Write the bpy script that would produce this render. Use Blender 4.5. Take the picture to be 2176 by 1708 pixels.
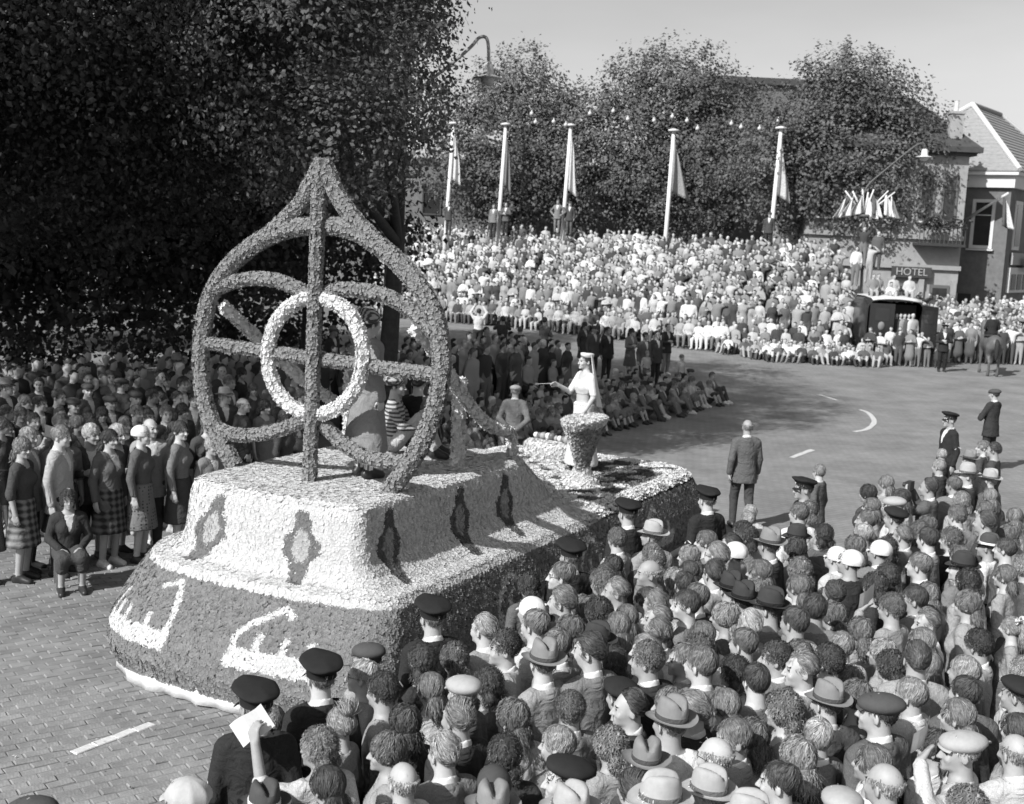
import bpy, math, random
import numpy as np
from mathutils import Matrix, Vector

random.seed(7); rng = np.random.default_rng(11)
for o in list(bpy.data.objects): bpy.data.objects.remove(o)
SC = bpy.context.scene
COL = SC.collection

# ------------------------------------------------------------------ camera, sky, sun, exposure
CAM_H = 4.5
FPX = 2563.0                      # focal length in units of a 2176 px wide frame
PITCH = math.atan(354 / FPX)
ROLL = math.radians(2.7)
cam_d = bpy.data.cameras.new('camera'); cam = bpy.data.objects.new('camera', cam_d); COL.objects.link(cam)
cam_d.sensor_width = 36.0; cam_d.lens = 36.0 * FPX / 2176.0
cam_d.clip_start = 0.1; cam_d.clip_end = 2000
CR = Vector((1, 0, 0)); CF = Vector((0, math.cos(PITCH), -math.sin(PITCH))); CU = Vector((0, math.sin(PITCH), math.cos(PITCH)))
cr = CR * math.cos(ROLL) + CU * math.sin(ROLL); cu = -CR * math.sin(ROLL) + CU * math.cos(ROLL)
cam.matrix_world = Matrix(((cr.x, cu.x, -CF.x, 0), (cr.y, cu.y, -CF.y, 0), (cr.z, cu.z, -CF.z, CAM_H), (0, 0, 0, 1)))
cam_d.dof.use_dof = True; cam_d.dof.focus_distance = 9.5; cam_d.dof.aperture_fstop = 3.6
SC.camera = cam

SUN_TRAVEL = Vector((0.68, 0.733, 0)); SUN_EL = math.radians(38)
w = bpy.data.worlds.new('World'); SC.world = w; w.use_nodes = True
nt = w.node_tree; nt.nodes.clear()
sky = nt.nodes.new('ShaderNodeTexSky'); sky.sky_type = 'NISHITA'; sky.sun_disc = False
sky.sun_elevation = SUN_EL; sky.sun_rotation = math.atan2(-SUN_TRAVEL.x, -SUN_TRAVEL.y)
sky.air_density = 1.0; sky.dust_density = 1.6; sky.ozone_density = 1.0
bw = nt.nodes.new('ShaderNodeRGBToBW'); bg = nt.nodes.new('ShaderNodeBackground'); bg.inputs[1].default_value = 0.112
out = nt.nodes.new('ShaderNodeOutputWorld')
tcw = nt.nodes.new('ShaderNodeTexCoord'); mpw = nt.nodes.new('ShaderNodeMapping'); mpw.inputs['Scale'].default_value = (1.6, 1.6, 6.0); nzw = nt.nodes.new('ShaderNodeTexNoise'); nzw.inputs['Scale'].default_value = 2.2; nzw.inputs['Detail'].default_value = 6
mrw = nt.nodes.new('ShaderNodeMapRange'); mrw.inputs[1].default_value = .35; mrw.inputs[2].default_value = .75; mrw.inputs[3].default_value = .97; mrw.inputs[4].default_value = 1.10; muw = nt.nodes.new('ShaderNodeMath'); muw.operation = 'MULTIPLY'
nt.links.new(tcw.outputs['Generated'], mpw.inputs[0]); nt.links.new(mpw.outputs[0], nzw.inputs['Vector']); nt.links.new(nzw.outputs['Fac'], mrw.inputs[0])
nt.links.new(sky.outputs[0], bw.inputs[0]); nt.links.new(bw.outputs[0], muw.inputs[0]); nt.links.new(mrw.outputs[0], muw.inputs[1]); nt.links.new(muw.outputs[0], bg.inputs[0]); nt.links.new(bg.outputs[0], out.inputs[0])
sd = bpy.data.lights.new('sun', 'SUN'); sd.energy = 4.7; sd.angle = math.radians(0.53); sd.color = (1, 1, 1)
sun = bpy.data.objects.new('sun', sd); COL.objects.link(sun)
sv = Vector((SUN_TRAVEL.x * math.cos(SUN_EL), SUN_TRAVEL.y * math.cos(SUN_EL), -math.sin(SUN_EL)))
sun.rotation_euler = sv.to_track_quat('-Z', 'Y').to_euler(); sun.location = (-20, -25, 30)
vs = SC.view_settings; vs.view_transform = 'Standard'; vs.look = 'None'; vs.exposure = 0.36; vs.gamma = 1.0; vs.use_curve_mapping = False
SC.cycles.max_bounces = 6; SC.cycles.diffuse_bounces = 3; SC.cycles.transparent_max_bounces = 4
SC.cycles.use_denoising = True

# ------------------------------------------------------------------ where a spot of the square lies
def ray(px, py):
    u = (px - 1088.) / FPX; v = (854. - py) / FPX
    uw = u * math.cos(ROLL) - v * math.sin(ROLL); vw = u * math.sin(ROLL) + v * math.cos(ROLL)
    return np.array(CF + CR * uw + CU * vw)
def atz(px, py, z=0.):
    d = ray(px, py); t = (z - CAM_H) / d[2]; return np.array([0, 0, CAM_H]) + t * d
def aty(px, py, y):
    d = ray(px, py); t = y / d[1]; return np.array([0, 0, CAM_H]) + t * d

# ------------------------------------------------------------------ objects
def tag(o, label=None, cat=None, group=None, kind=None):
    if label: o['label'] = label
    if cat: o['category'] = cat
    if group: o['group'] = group
    if kind: o['kind'] = kind
    return o
def link(o, parent=None):
    COL.objects.link(o)
    if parent is not None: o.parent = parent
    return o
def empty(name, loc=(0, 0, 0), rz=0.0):
    o = bpy.data.objects.new(name, None); o.location = loc; o.rotation_euler = (0, 0, rz); o.empty_display_size = 0.2
    return link(o)
def mesh_np(name, V, F, smooth=False):
    """F: (n,3) or (n,4) int array, or list of index lists"""
    V = np.asarray(V, np.float32)
    me = bpy.data.meshes.new(name)
    if isinstance(F, np.ndarray) and F.ndim == 2:
        k = F.shape[1]; n = len(F)
        me.vertices.add(len(V)); me.vertices.foreach_set('co', V.ravel())
        me.loops.add(n * k); me.loops.foreach_set('vertex_index', F.astype(np.int32).ravel())
        me.polygons.add(n); me.polygons.foreach_set('loop_start', np.arange(0, n * k, k, dtype=np.int32))
        me.polygons.foreach_set('loop_total', np.full(n, k, np.int32))
        me.polygons.foreach_set('use_smooth', np.full(n, smooth, bool))
        me.update(calc_edges=True)
    else:
        me.from_pydata([tuple(map(float, v)) for v in V], [], [tuple(int(i) for i in f) for f in F])
        if smooth: me.polygons.foreach_set('use_smooth', np.full(len(me.polygons), True, bool))
        me.update()
    return me
def obj(name, me, mat=None, parent=None, loc=(0, 0, 0), rot=(0, 0, 0), scale=(1, 1, 1)):
    o = bpy.data.objects.new(name, me); o.location = loc; o.rotation_euler = rot; o.scale = scale
    if mat is not None and not me.materials: me.materials.append(mat)
    return link(o, parent)
def own_mat(o, mat, slot=0):
    s = o.material_slots[slot]; s.link = 'OBJECT'; s.material = mat
def set_g(me, arr):
    a = me.attributes.new('g', 'FLOAT', 'FACE'); a.data.foreach_set('value', np.asarray(arr, np.float32))

class MB:
    """collects boxes, tubes, lathes into one mesh"""
    def __init__(s): s.V = []; s.F = []
    def add(s, V, F):
        b = len(s.V); s.V += [tuple(map(float, v)) for v in V]; s.F += [[int(i) + b for i in f] for f in F]; return s
    def box(s, c, d, rz=0.0, taper=1.0, M=None):
        x, y, z = d[0] / 2, d[1] / 2, d[2] / 2
        P = [(-x, -y, -z), (x, -y, -z), (x, y, -z), (-x, y, -z), (-x * taper, -y * taper, z), (x * taper, -y * taper, z), (x * taper, y * taper, z), (-x * taper, y * taper, z)]
        ca, sa = math.cos(rz), math.sin(rz)
        if M is not None: P = [tuple(M @ Vector(p)) for p in P]
        P = [(c[0] + p[0] * ca - p[1] * sa, c[1] + p[0] * sa + p[1] * ca, c[2] + p[2]) for p in P]
        return s.add(P, [(0, 3, 2, 1), (4, 5, 6, 7), (0, 1, 5, 4), (1, 2, 6, 5), (2, 3, 7, 6), (3, 0, 4, 7)])
    def tube(s, pts, rad, n=8, closed=False):
        V, F = tube(pts, rad, n=n, closed=closed); return s.add(V, F)
    def lathe(s, prof, n=16, c=(0, 0, 0), sx=1.0, sy=1.0):
        V = []; F = []; m = len(prof)
        for i in range(n):
            a = 2 * math.pi * i / n
            for r, z in prof: V.append((c[0] + r * math.cos(a) * sx, c[1] + r * math.sin(a) * sy, c[2] + z))
        for i in range(n):
            j = (i + 1) % n
            for k in range(m - 1): F.append((i * m + k, j * m + k, j * m + k + 1, i * m + k + 1))
        return s.add(V, F)
    def mesh(s, name, smooth=False): return mesh_np(name, np.array(s.V), s.F, smooth)
    def build(s, name, mat, parent=None, smooth=False, **k): return obj(name, s.mesh(name, smooth), mat, parent, **k)

def frames(P, closed=False):
    P = np.asarray(P, float); T = np.gradient(P, axis=0)
    if closed: T = np.roll(P, -1, 0) - np.roll(P, 1, 0)
    T /= np.linalg.norm(T, axis=1)[:, None] + 1e-9
    ref = np.array([0, 0, 1.]) if abs(T[0][2]) < .9 else np.array([0, 1., 0])
    N = np.zeros_like(P); B = np.zeros_like(P); n = ref - T[0] * (ref @ T[0]); n /= np.linalg.norm(n)
    for i in range(len(P)):
        n = n - T[i] * (n @ T[i]); n /= np.linalg.norm(n) + 1e-9
        N[i] = n; B[i] = np.cross(T[i], n)
    return T, N, B
def tube(pts, rad, n=8, closed=False, cap=True, flat=None, up=None):
    """swept section; rad a number or list; flat=(a,b) scales the section in the two cross directions"""
    P = np.asarray(pts, float); m = len(P); rad = np.broadcast_to(np.asarray(rad, float), (m,))
    T, N, B = frames(P, closed)
    if up is not None:
        up = np.asarray(up, float); B = np.cross(T, up); B /= np.linalg.norm(B, axis=1)[:, None] + 1e-9; N = np.cross(B, T)
    fa, fb = flat or (1, 1)
    V = []; F = []
    for i in range(m):
        for k in range(n):
            a = 2 * math.pi * (k + .5) / n
            V.append(P[i] + rad[i] * (N[i] * math.cos(a) * fa + B[i] * math.sin(a) * fb))
    for i in range(m if closed else m - 1):
        j = (i + 1) % m
        for k in range(n):
            l = (k + 1) % n; F.append((i * n + k, i * n + l, j * n + l, j * n + k))
    if cap and not closed:
        F.append(tuple(range(n))[::-1]); F.append(tuple((m - 1) * n + k for k in range(n)))
    return np.array(V), F
def smooth_path(P, n):
    """Catmull-Rom through the points"""
    P = np.asarray(P, float); Q = np.vstack([2 * P[0] - P[1], P, 2 * P[-1] - P[-2]])
    seg = len(P) - 1; out = []
    for t in np.linspace(0, seg - 1e-6, n):
        i = int(t); f = t - i; a, b, c, d = Q[i], Q[i + 1], Q[i + 2], Q[i + 3]
        out.append(.5 * ((2 * b) + (-a + c) * f + (2 * a - 5 * b + 4 * c - d) * f ** 2 + (-a + 3 * b - 3 * c + d) * f ** 3))
    return np.array(out)

# ------------------------------------------------------------------ materials (the photograph is black and white: every colour is a grey)
MATS = {}
def node(nt, t, **k):
    n = nt.nodes.new(t)
    for a, b in k.items(): setattr(n, a, b)
    return n
def grey(name, g, rough=.75, var=.12, scale=8., bump=0., bscale=60., spec=.3, objvar=0., metallic=0.):
    if name in MATS: return MATS[name]
    m = bpy.data.materials.new(name); m.use_nodes = True; nt = m.node_tree; p = nt.nodes['Principled BSDF']
    p.inputs['Roughness'].default_value = rough; p.inputs['Specular IOR Level'].default_value = spec; p.inputs['Metallic'].default_value = metallic
    tc = node(nt, 'ShaderNodeTexCoord')
    nz = node(nt, 'ShaderNodeTexNoise'); nz.inputs['Scale'].default_value = scale; nz.inputs['Detail'].default_value = 5; nz.inputs['Roughness'].default_value = .6
    nt.links.new(tc.outputs['Object'], nz.inputs['Vector'])
    mr = node(nt, 'ShaderNodeMapRange'); mr.inputs[1].default_value = .25; mr.inputs[2].default_value = .75
    mr.inputs[3].default_value = g * (1 - var); mr.inputs[4].default_value = g * (1 + var)
    nt.links.new(nz.outputs['Fac'], mr.inputs[0]); src = mr.outputs[0]
    if objvar:
        oi = node(nt, 'ShaderNodeObjectInfo'); mp = node(nt, 'ShaderNodeMapRange'); mp.inputs[3].default_value = 1 - objvar; mp.inputs[4].default_value = 1 + objvar
        mu = node(nt, 'ShaderNodeMath', operation='MULTIPLY'); nt.links.new(oi.outputs['Random'], mp.inputs[0])
        nt.links.new(src, mu.inputs[0]); nt.links.new(mp.outputs[0], mu.inputs[1]); src = mu.outputs[0]
    nt.links.new(src, p.inputs['Base Color'])
    if bump:
        n2 = node(nt, 'ShaderNodeTexNoise'); n2.inputs['Scale'].default_value = bscale; n2.inputs['Detail'].default_value = 4
        nt.links.new(tc.outputs['Object'], n2.inputs['Vector'])
        bp = node(nt, 'ShaderNodeBump'); bp.inputs['Strength'].default_value = bump; bp.inputs['Distance'].default_value = .02
        nt.links.new(n2.outputs['Fac'], bp.inputs['Height']); nt.links.new(bp.outputs[0], p.inputs['Normal'])
    MATS[name] = m; return m
def attr_mat(name, rough=.8, mul=1.0, spec=.2, transl=0.):
    if name in MATS: return MATS[name]
    m = bpy.data.materials.new(name); m.use_nodes = True; nt = m.node_tree; p = nt.nodes['Principled BSDF']
    p.inputs['Roughness'].default_value = rough; p.inputs['Specular IOR Level'].default_value = spec
    at = node(nt, 'ShaderNodeAttribute'); at.attribute_name = 'g'; src = at.outputs['Fac']
    if mul != 1:
        mu = node(nt, 'ShaderNodeMath', operation='MULTIPLY'); mu.inputs[1].default_value = mul; nt.links.new(src, mu.inputs[0]); src = mu.outputs[0]
    nt.links.new(src, p.inputs['Base Color'])
    if transl:
        tr = node(nt, 'ShaderNodeBsdfTranslucent'); mx = node(nt, 'ShaderNodeMixShader'); mx.inputs[0].default_value = transl
        nt.links.new(src, tr.inputs[0]); o = nt.nodes['Material Output']
        nt.links.new(p.outputs[0], mx.inputs[1]); nt.links.new(tr.outputs[0], mx.inputs[2]); nt.links.new(mx.outputs[0], o.inputs[0])
    MATS[name] = m; return m
# ------------------------------------------------------------------ ground, road, bricks, painted lines
BRA = np.array([.80, .60]); BRB = np.array([-.60, .80]); BL, BW_ = .215, .108
def paving_mat():
    m = bpy.data.materials.new('brick_paving'); m.use_nodes = True; nt = m.node_tree; p = nt.nodes['Principled BSDF']
    p.inputs['Roughness'].default_value = .8; p.inputs['Specular IOR Level'].default_value = .25
    tc = node(nt, 'ShaderNodeTexCoord'); mp = node(nt, 'ShaderNodeMapping'); mp.inputs['Rotation'].default_value = (0, 0, -math.atan2(BRA[1], BRA[0]))
    nt.links.new(tc.outputs['Object'], mp.inputs[0])
    br = node(nt, 'ShaderNodeTexBrick'); br.inputs['Scale'].default_value = 1.0; br.inputs['Mortar Size'].default_value = .010; br.inputs['Mortar Smooth'].default_value = .4
    br.inputs['Brick Width'].default_value = BL; br.inputs['Row Height'].default_value = BW_
    br.inputs['Color1'].default_value = (.245, .245, .245, 1); br.inputs['Color2'].default_value = (.215, .215, .215, 1); br.inputs['Mortar'].default_value = (.175, .175, .175, 1)
    nt.links.new(mp.outputs[0], br.inputs[0])
    nz = node(nt, 'ShaderNodeTexNoise'); nz.inputs['Scale'].default_value = .7; nz.inputs['Detail'].default_value = 9; nz.inputs['Roughness'].default_value = .7
    nt.links.new(tc.outputs['Object'], nz.inputs['Vector'])
    mr = node(nt, 'ShaderNodeMapRange'); mr.inputs[1].default_value = .3; mr.inputs[2].default_value = .7; mr.inputs[3].default_value = .70; mr.inputs[4].default_value = 1.22
    nt.links.new(nz.outputs['Fac'], mr.inputs[0])
    mu = node(nt, 'ShaderNodeMixRGB', blend_type='MULTIPLY'); mu.inputs[0].default_value = 1
    nt.links.new(br.outputs[0], mu.inputs[1]); nt.links.new(mr.outputs[0], mu.inputs[2]); nt.links.new(mu.outputs[0], p.inputs['Base Color'])
    bp = node(nt, 'ShaderNodeBump'); bp.inputs['Strength'].default_value = .3; bp.inputs['Distance'].default_value = .008; bp.invert = True
    nt.links.new(br.outputs['Fac'], bp.inputs['Height']); nt.links.new(bp.outputs[0], p.inputs['Normal'])
    return m
def sheet(name, pts, z, mat, parent=None):
    return obj(name, mesh_np(name, [(p[0], p[1], z) for p in pts], [list(range(len(pts)))]), mat, parent)
g_far = grey('dusty_ground', .15, rough=.9, var=.2, scale=.5)
gr = sheet('ground', [(-900, -300), (900, -300), (900, 1500), (-900, 1500)], 0.0, g_far); tag(gr, kind='structure')
M_PAVE = paving_mat()
road = sheet('road', [(-22, -6), (60, -6), (60, 75), (-4, 75), (-22, 20)], 0.006, M_PAVE); tag(road, kind='structure')

M_BRICK = grey('worn_paving_brick', .225, rough=.8, var=.22, scale=14, bump=.35, bscale=45, objvar=.1)
M_BRICKS = attr_mat('worn_paving_bricks', rough=.82)
def brick_geo(r):
    l, b, h, c = BL / 2 - .0055, BW_ / 2 - .0055, .030, .007
    o = r.uniform(-.002, .002, (4, 2))
    V = [(-l, -b, 0), (l, -b, 0), (l, b, 0), (-l, b, 0), (-l, -b, h - c), (l, -b, h - c), (l, b, h - c), (-l, b, h - c),
         (-l + c, -b + c, h), (l - c, -b + c, h), (l - c, b - c, h), (-l + c, b - c, h)]
    F = [(0, 1, 5, 4), (1, 2, 6, 5), (2, 3, 7, 6), (3, 0, 4, 7), (4, 5, 9, 8), (5, 6, 10, 9), (6, 7, 11, 10), (7, 4, 8, 11), (8, 9, 10, 11)]
    V = np.array(V, float); V[:, :2] += o[np.tile([0, 1, 2, 3], 3)]
    return V, np.array(F)
def px_of(P):
    q = np.asarray(P, float) - [0, 0, CAM_H]; Fv, Rv, Uv = np.array(CF), np.array(CR), np.array(CU)
    dep = q @ Fv; uw = q @ Rv / dep; vw = q @ Uv / dep
    return 1088 + FPX * (uw * math.cos(ROLL) + vw * math.sin(ROLL)), 854 - FPX * (-uw * math.sin(ROLL) + vw * math.cos(ROLL)), dep
def add_stain(m):
    nt = m.node_tree; p = nt.nodes['Principled BSDF']; src = p.inputs['Base Color'].links[0].from_socket; gp_ = node(nt, 'ShaderNodeNewGeometry')
    for sc_, lo_, hi_ in ((.7, .72, 1.2), (3.5, .85, 1.12)):
        nz = node(nt, 'ShaderNodeTexNoise'); nz.inputs['Scale'].default_value = sc_; nz.inputs['Detail'].default_value = 7; nz.inputs['Roughness'].default_value = .65; nt.links.new(gp_.outputs['Position'], nz.inputs['Vector'])
        mr = node(nt, 'ShaderNodeMapRange'); mr.inputs[1].default_value = .32; mr.inputs[2].default_value = .68; mr.inputs[3].default_value = lo_; mr.inputs[4].default_value = hi_; nt.links.new(nz.outputs['Fac'], mr.inputs[0])
        mu = node(nt, 'ShaderNodeMath', operation='MULTIPLY'); nt.links.new(src, mu.inputs[0]); nt.links.new(mr.outputs[0], mu.inputs[1]); src = mu.outputs[0]
    nt.links.new(src, p.inputs['Base Color'])
add_stain(M_BRICK); add_stain(M_BRICKS)
bricks = []
for i in range(-70, 90):
    for j in range(-30, 190):
        q = BRA * (i + (j % 2) * .5 + .5) * BL + BRB * (j + .5) * BW_
        if not (5.5 < q[1] < 16.5 and -8 < q[0] < 3): continue
        x, y, dep = px_of((q[0], q[1], .02))
        if -40 < x < 760 and 1150 < y < 1760: bricks.append((dep, q, x, y))
bricks.sort(key=lambda t: t[0])
near = [b for b in bricks if b[2] < 690 and b[3] < 1712]
chosen = set(id(b) for b in near[:300])
protos = [mesh_np('paving_brick', *brick_geo(rng), smooth=False) for _ in range(4)]
for p_ in protos: p_.materials.append(M_BRICK)
ang = math.atan2(BRA[1], BRA[0])
SV = []; SF = []; SG = []; n = 0
for b in bricks:
    q = b[1]; rz = ang + rng.normal(0, .03); tx, ty = rng.normal(0, .022, 2); zz = -.012 + rng.normal(0, .0032) + .006 * math.sin(q[0] * 1.7 + q[1] * 1.1)
    if id(b) in chosen:
        o = obj('paving_brick', protos[rng.integers(4)], None, road, loc=(q[0], q[1], zz), rot=(tx, ty, rz))
    else:
        V, F = brick_geo(rng); c, s = math.cos(rz), math.sin(rz)
        V = V @ np.array([[c, s, 0], [-s, c, 0], [0, 0, 1]]); V[:, 2] += V[:, 0] * tx + V[:, 1] * ty + zz; V[:, :2] += q
        SV.append(V); SF.append(F + n); SG.append(np.full(len(F),   .225 * rng.uniform(.88, 1.12))); n += len(V)
me = mesh_np('paving_bricks', np.vstack(SV), np.vstack(SF)); set_g(me, np.concatenate(SG))
tag(obj('paving_bricks', me, M_BRICKS, road), kind='stuff')

M_PAINT = grey('worn_white_paint', .55, rough=.7, var=.22, scale=22, bump=.2)
def dash(pxs, wid, z=.021):
    P = np.array([atz(x, y, z)[:2] for x, y in pxs]); P = smooth_path(np.c_[P, np.zeros(len(P))], 3 * len(P))[:, :2]
    T = np.gradient(P, axis=0); T /= np.linalg.norm(T, axis=1)[:, None]; N = np.c_[-T[:, 1], T[:, 0]]
    k = len(P); ed = wid / 2 * (1 + rng.normal(0, .08, (k, 1)))
    V = np.vstack([np.c_[P + N * ed, np.full(k, z)], np.c_[P - N * ed, np.full(k, z)]])
    F = [(i, i + k, i + k + 1, i + 1) for i in range(k - 1)]
    o = obj('road_line', mesh_np('road_line', V, F), M_PAINT); tag(o, kind='structure'); return o
def brick_line(p0, p1):
    """a dash of whitened paving bricks"""
    A, B = atz(*p0, .02)[:2], atz(*p1, .02)[:2]; d = (B - A); Ln = np.linalg.norm(d); d /= Ln; a = math.atan2(d[1], d[0]); t = 0; k = 0
    root = empty('road_line', (A[0], A[1], -.0085), a); tag(root, kind='structure')
    ms = [mesh_np('white_brick', *brick_geo(rng)) for _ in range(3)]
    for m in ms: m.materials.append(M_PAINT)
    while t < Ln:
        o = obj('white_brick', ms[k % 3], None, root, loc=(t, rng.normal(0, .012), 0), rot=(rng.normal(0, .015), rng.normal(0, .015), rng.normal(0, .05)))
        t += BL * rng.uniform(.92, 1.05); k += 1
brick_line((178, 1590), (340, 1528))
for pxs, wd in [([(1682, 972), (1705, 963), (1727, 955)], .13), ([(1740, 838), (1760, 844), (1778, 850)], .12), ([(1815, 917), (1843, 911), (1858, 895), (1845, 877), (1827, 870)], .13)]:
    dash(pxs, wd, .012)
# ------------------------------------------------------------------ the flower float
FO = np.array([-2.39, 11.57]); FA = np.array([.475, .88]); FA = FA / np.linalg.norm(FA); FR = np.array([FA[1], -FA[0]])
F_ANG = math.atan2(FR[1], FR[0])
def fw(v, u, z=0.):                       # float (right, along, up) -> world
    return np.array([*(FO + FR * v + FA * u), z])
M_FLOWER = attr_mat('dahlia_petals', rough=.85, spec=.1, transl=.12)
M_BASE_D = grey('dark_flower_backing', .07); M_BASE_W = grey('pale_flower_backing', .6); M_CLOTH_W = grey('white_muslin', .72, rough=.9, var=.05, bump=.15, bscale=30)

def quads_of(F):
    return [f for f in F]
def tri_arrays(V, F):
    V = np.asarray(V, float); T = []
    for f in F:
        f = list(f)
        for k in range(1, len(f) - 1): T.append((f[0], f[k], f[k + 1]))
    T = np.array(T); a, b, c = V[T[:, 0]], V[T[:, 1]], V[T[:, 2]]; N = np.cross(b - a, c - a); A = np.linalg.norm(N, axis=1) / 2
    return T, a, b, c, N / (2 * A[:, None] + 1e-12), A
def scatter(V, F, spacing, over=3.2):
    T, a, b, c, N, A = tri_arrays(V, F)
    n = int(A.sum() / spacing ** 2 * over); idx = rng.choice(len(A), n, p=A / A.sum())
    r1, r2 = np.sqrt(rng.random(n)), rng.random(n)
    P = a[idx] * (1 - r1)[:, None] + b[idx] * (r1 * (1 - r2))[:, None] + c[idx] * (r1 * r2)[:, None]; Nn = N[idx]
    key = np.floor(P / (spacing * .93) + 1000).astype(np.int64); k = key[:, 0] * 4000037 + key[:, 1] * 2003 + key[:, 2]
    _, u = np.unique(k, return_index=True)
    return P[u], Nn[u]
def flowers(name, P, N, size, g, parent, petals=6, tilt=.35, lift=.2, cup=.3, gvar=.12):
    """one star of petals with a sunken heart per point, all of one part as a single mesh"""
    n = len(P); size = np.broadcast_to(size, n) * rng.uniform(.82, 1.18, n); g = np.broadcast_to(g, n) * rng.normal(1, gvar, n).clip(.6, 1.4)
    N = N + rng.normal(0, tilt, (n, 3)); N /= np.linalg.norm(N, axis=1)[:, None]
    ref = np.where(np.abs(N[:, 2:3]) < .9, [[0, 0, 1.]], [[1., 0, 0]]); X = np.cross(ref, N); X /= np.linalg.norm(X, axis=1)[:, None]; Y = np.cross(N, X)
    ph = rng.random(n) * 6.28; m = petals * 2
    k = np.arange(m); a = ph[:, None] + 2 * np.pi * k / m
    rr = np.where(k % 2 == 0, .58, .44)[None] * size[:, None]; zz = np.where(k % 2 == 0, cup * .5, cup * .12)[None] * size[:, None] * rng.uniform(.4, 1.4, (n, m))
    rim = P[:, None] + X[:, None] * (rr * np.cos(a))[..., None] + Y[:, None] * (rr * np.sin(a))[..., None] + N[:, None] * (zz + (lift * size)[:, None])[..., None]
    cen = P + N * (lift * size * .62)[:, None]
    V = np.concatenate([cen[:, None], rim], 1).reshape(-1, 3); b = np.arange(n)[:, None] * (m + 1)
    F = np.stack([np.broadcast_to(b, (n, m)), b + 1 + k, b + 1 + (k + 1) % m], -1).reshape(-1, 3)
    me = mesh_np(name, V, F); set_g(me, np.repeat(g, m)); o = obj(name, me, M_FLOWER, parent); tag(o, kind='stuff'); return o

def outline(w, uf, ub, rf, rb, bow, nf=22, nc=12, ns=30):
    rl, rf = rf * .92, rf * .26; w = w + .06
    """closed rounded footprint (v,u): right side front-to-back, back, left side, front"""
    P = []
    for t in np.linspace(0, 1, ns, endpoint=False): P.append((w, uf + rf + (ub - rb - uf - rf) * t))
    for t in np.linspace(0, math.pi / 2, nc, endpoint=False): P.append((w - rb + rb * math.cos(t), ub - rb + rb * math.sin(t)))
    for t in np.linspace(0, 1, 12, endpoint=False): P.append((w - rb - 2 * (w - rb) * t, ub))
    for t in np.linspace(0, math.pi / 2, nc, endpoint=False): P.append((-w + rb - rb * math.sin(t), ub - rb + rb * math.cos(t)))
    for t in np.linspace(0, 1, ns, endpoint=False): P.append((-w, ub - rb + (uf + rl - ub + rb) * t))
    for t in np.linspace(0, math.pi / 2, nc, endpoint=False): P.append((-w + rl - rl * math.cos(t), uf + rl - rl * math.sin(t)))
    for t in np.linspace(0, 1, nf, endpoint=False): P.append((-w + rl + (2 * w - rl - rf) * t, uf))
    for t in np.linspace(0, math.pi / 2, nc, endpoint=False): P.append((w - rf + rf * math.sin(t), uf + rf - rf * math.cos(t)))
    P = np.array(P); fr = np.clip((uf + 1.6 - P[:, 1]) / 1.6, 0, 1); P[:, 1] -= bow * fr * (1 - np.clip(np.abs(P[:, 0]) / w, 0, 1) ** 2)
    P[:, 0] -= .06; return P
def loft(levels, cap=False):
    V = []; F = []; n = len(levels[0][0])
    for P, z in levels: V += [(p[0], p[1], z) for p in P]
    for i in range(len(levels) - 1):
        for k in range(n):
            l = (k + 1) % n; F.append((i * n + k, i * n + l, (i + 1) * n + l, (i + 1) * n + k))
    if cap:
        c = len(V); P = levels[-1][0]; V.append((P[:, 0].mean(), P[:, 1].mean(), levels[-1][1]))
        b = (len(levels) - 1) * n
        for k in range(n): F.append((b + k, b + (k + 1) % n, c))
    return np.array(V), F
FLOAT = empty('flower_float', (FO[0], FO[1], 0), F_ANG)
tag(FLOAT, 'long parade float covered in flowers with a tall openwork onion-shaped frame', 'parade float')
def fpart(name, V, F, mat, parent=None, smooth=True): return obj(name, mesh_np(name, V, F, smooth), mat, parent or FLOAT)

# --- skirt, dark flowers with pale lamp emblems
SK = [(.17, 1.74, -.64, 1.1), (.32, 1.80, -.66, 1.1), (.48, 1.82, -.61, 1.1), (.70, 1.77, -.47, 1.05), (.88, 1.70, -.32, .95), (1.02, 1.64, -.17, .85)]
lv = [(outline(wd, uf, 8.35 + (wd - 1.63), rf, .75, .20 + .1 * (z < .8)), z) for z, wd, uf, rf in SK]
V, F = loft(lv); skirt = fpart('skirt', V, F, M_BASE_D)
o = outline(1.63, -.13, 8.35, .85, .75, .16); seg = np.linalg.norm(np.roll(o, -1, 0) - o, axis=1)
# arc length along the front, 0 at the middle of the front edge, growing to the float's right
om = outline(1.80, -.55, 8.5, 1.05, .75, .26); cum = np.r_[0, np.cumsum(np.linalg.norm(np.diff(om, axis=0), axis=1))]; icen = np.argmin(np.abs(om[:, 0]) + 9 * (om[:, 1] > 1))
def front_s(P):
    d = ((P[:, None, :2] - om[None]) ** 2).sum(2); j = d.argmin(1); k = (j + 1) % len(om); k2 = j - 1
    nx = np.where(d[np.arange(len(P)), k] < d[np.arange(len(P)), k2], k, k2); a, b = om[j], om[nx]; e = b - a; t = ((P[:, :2] - a) * e).sum(1) / ((e ** 2).sum(1) + 1e-9)
    ca = cum[j]; cb = cum[nx]; return ca + (cb - ca) * np.clip(t, -.5, 1.5) - cum[icen]
def in_seg(x, y, a, b, wd):
    a = np.array(a, float); b = np.array(b, float); d = b - a; t = np.clip(((x - a[0]) * d[0] + (y - a[1]) * d[1]) / (d @ d), 0, 1)
    return np.hypot(x - a[0] - t * d[0], y - a[1] - t * d[1]) < wd
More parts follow.
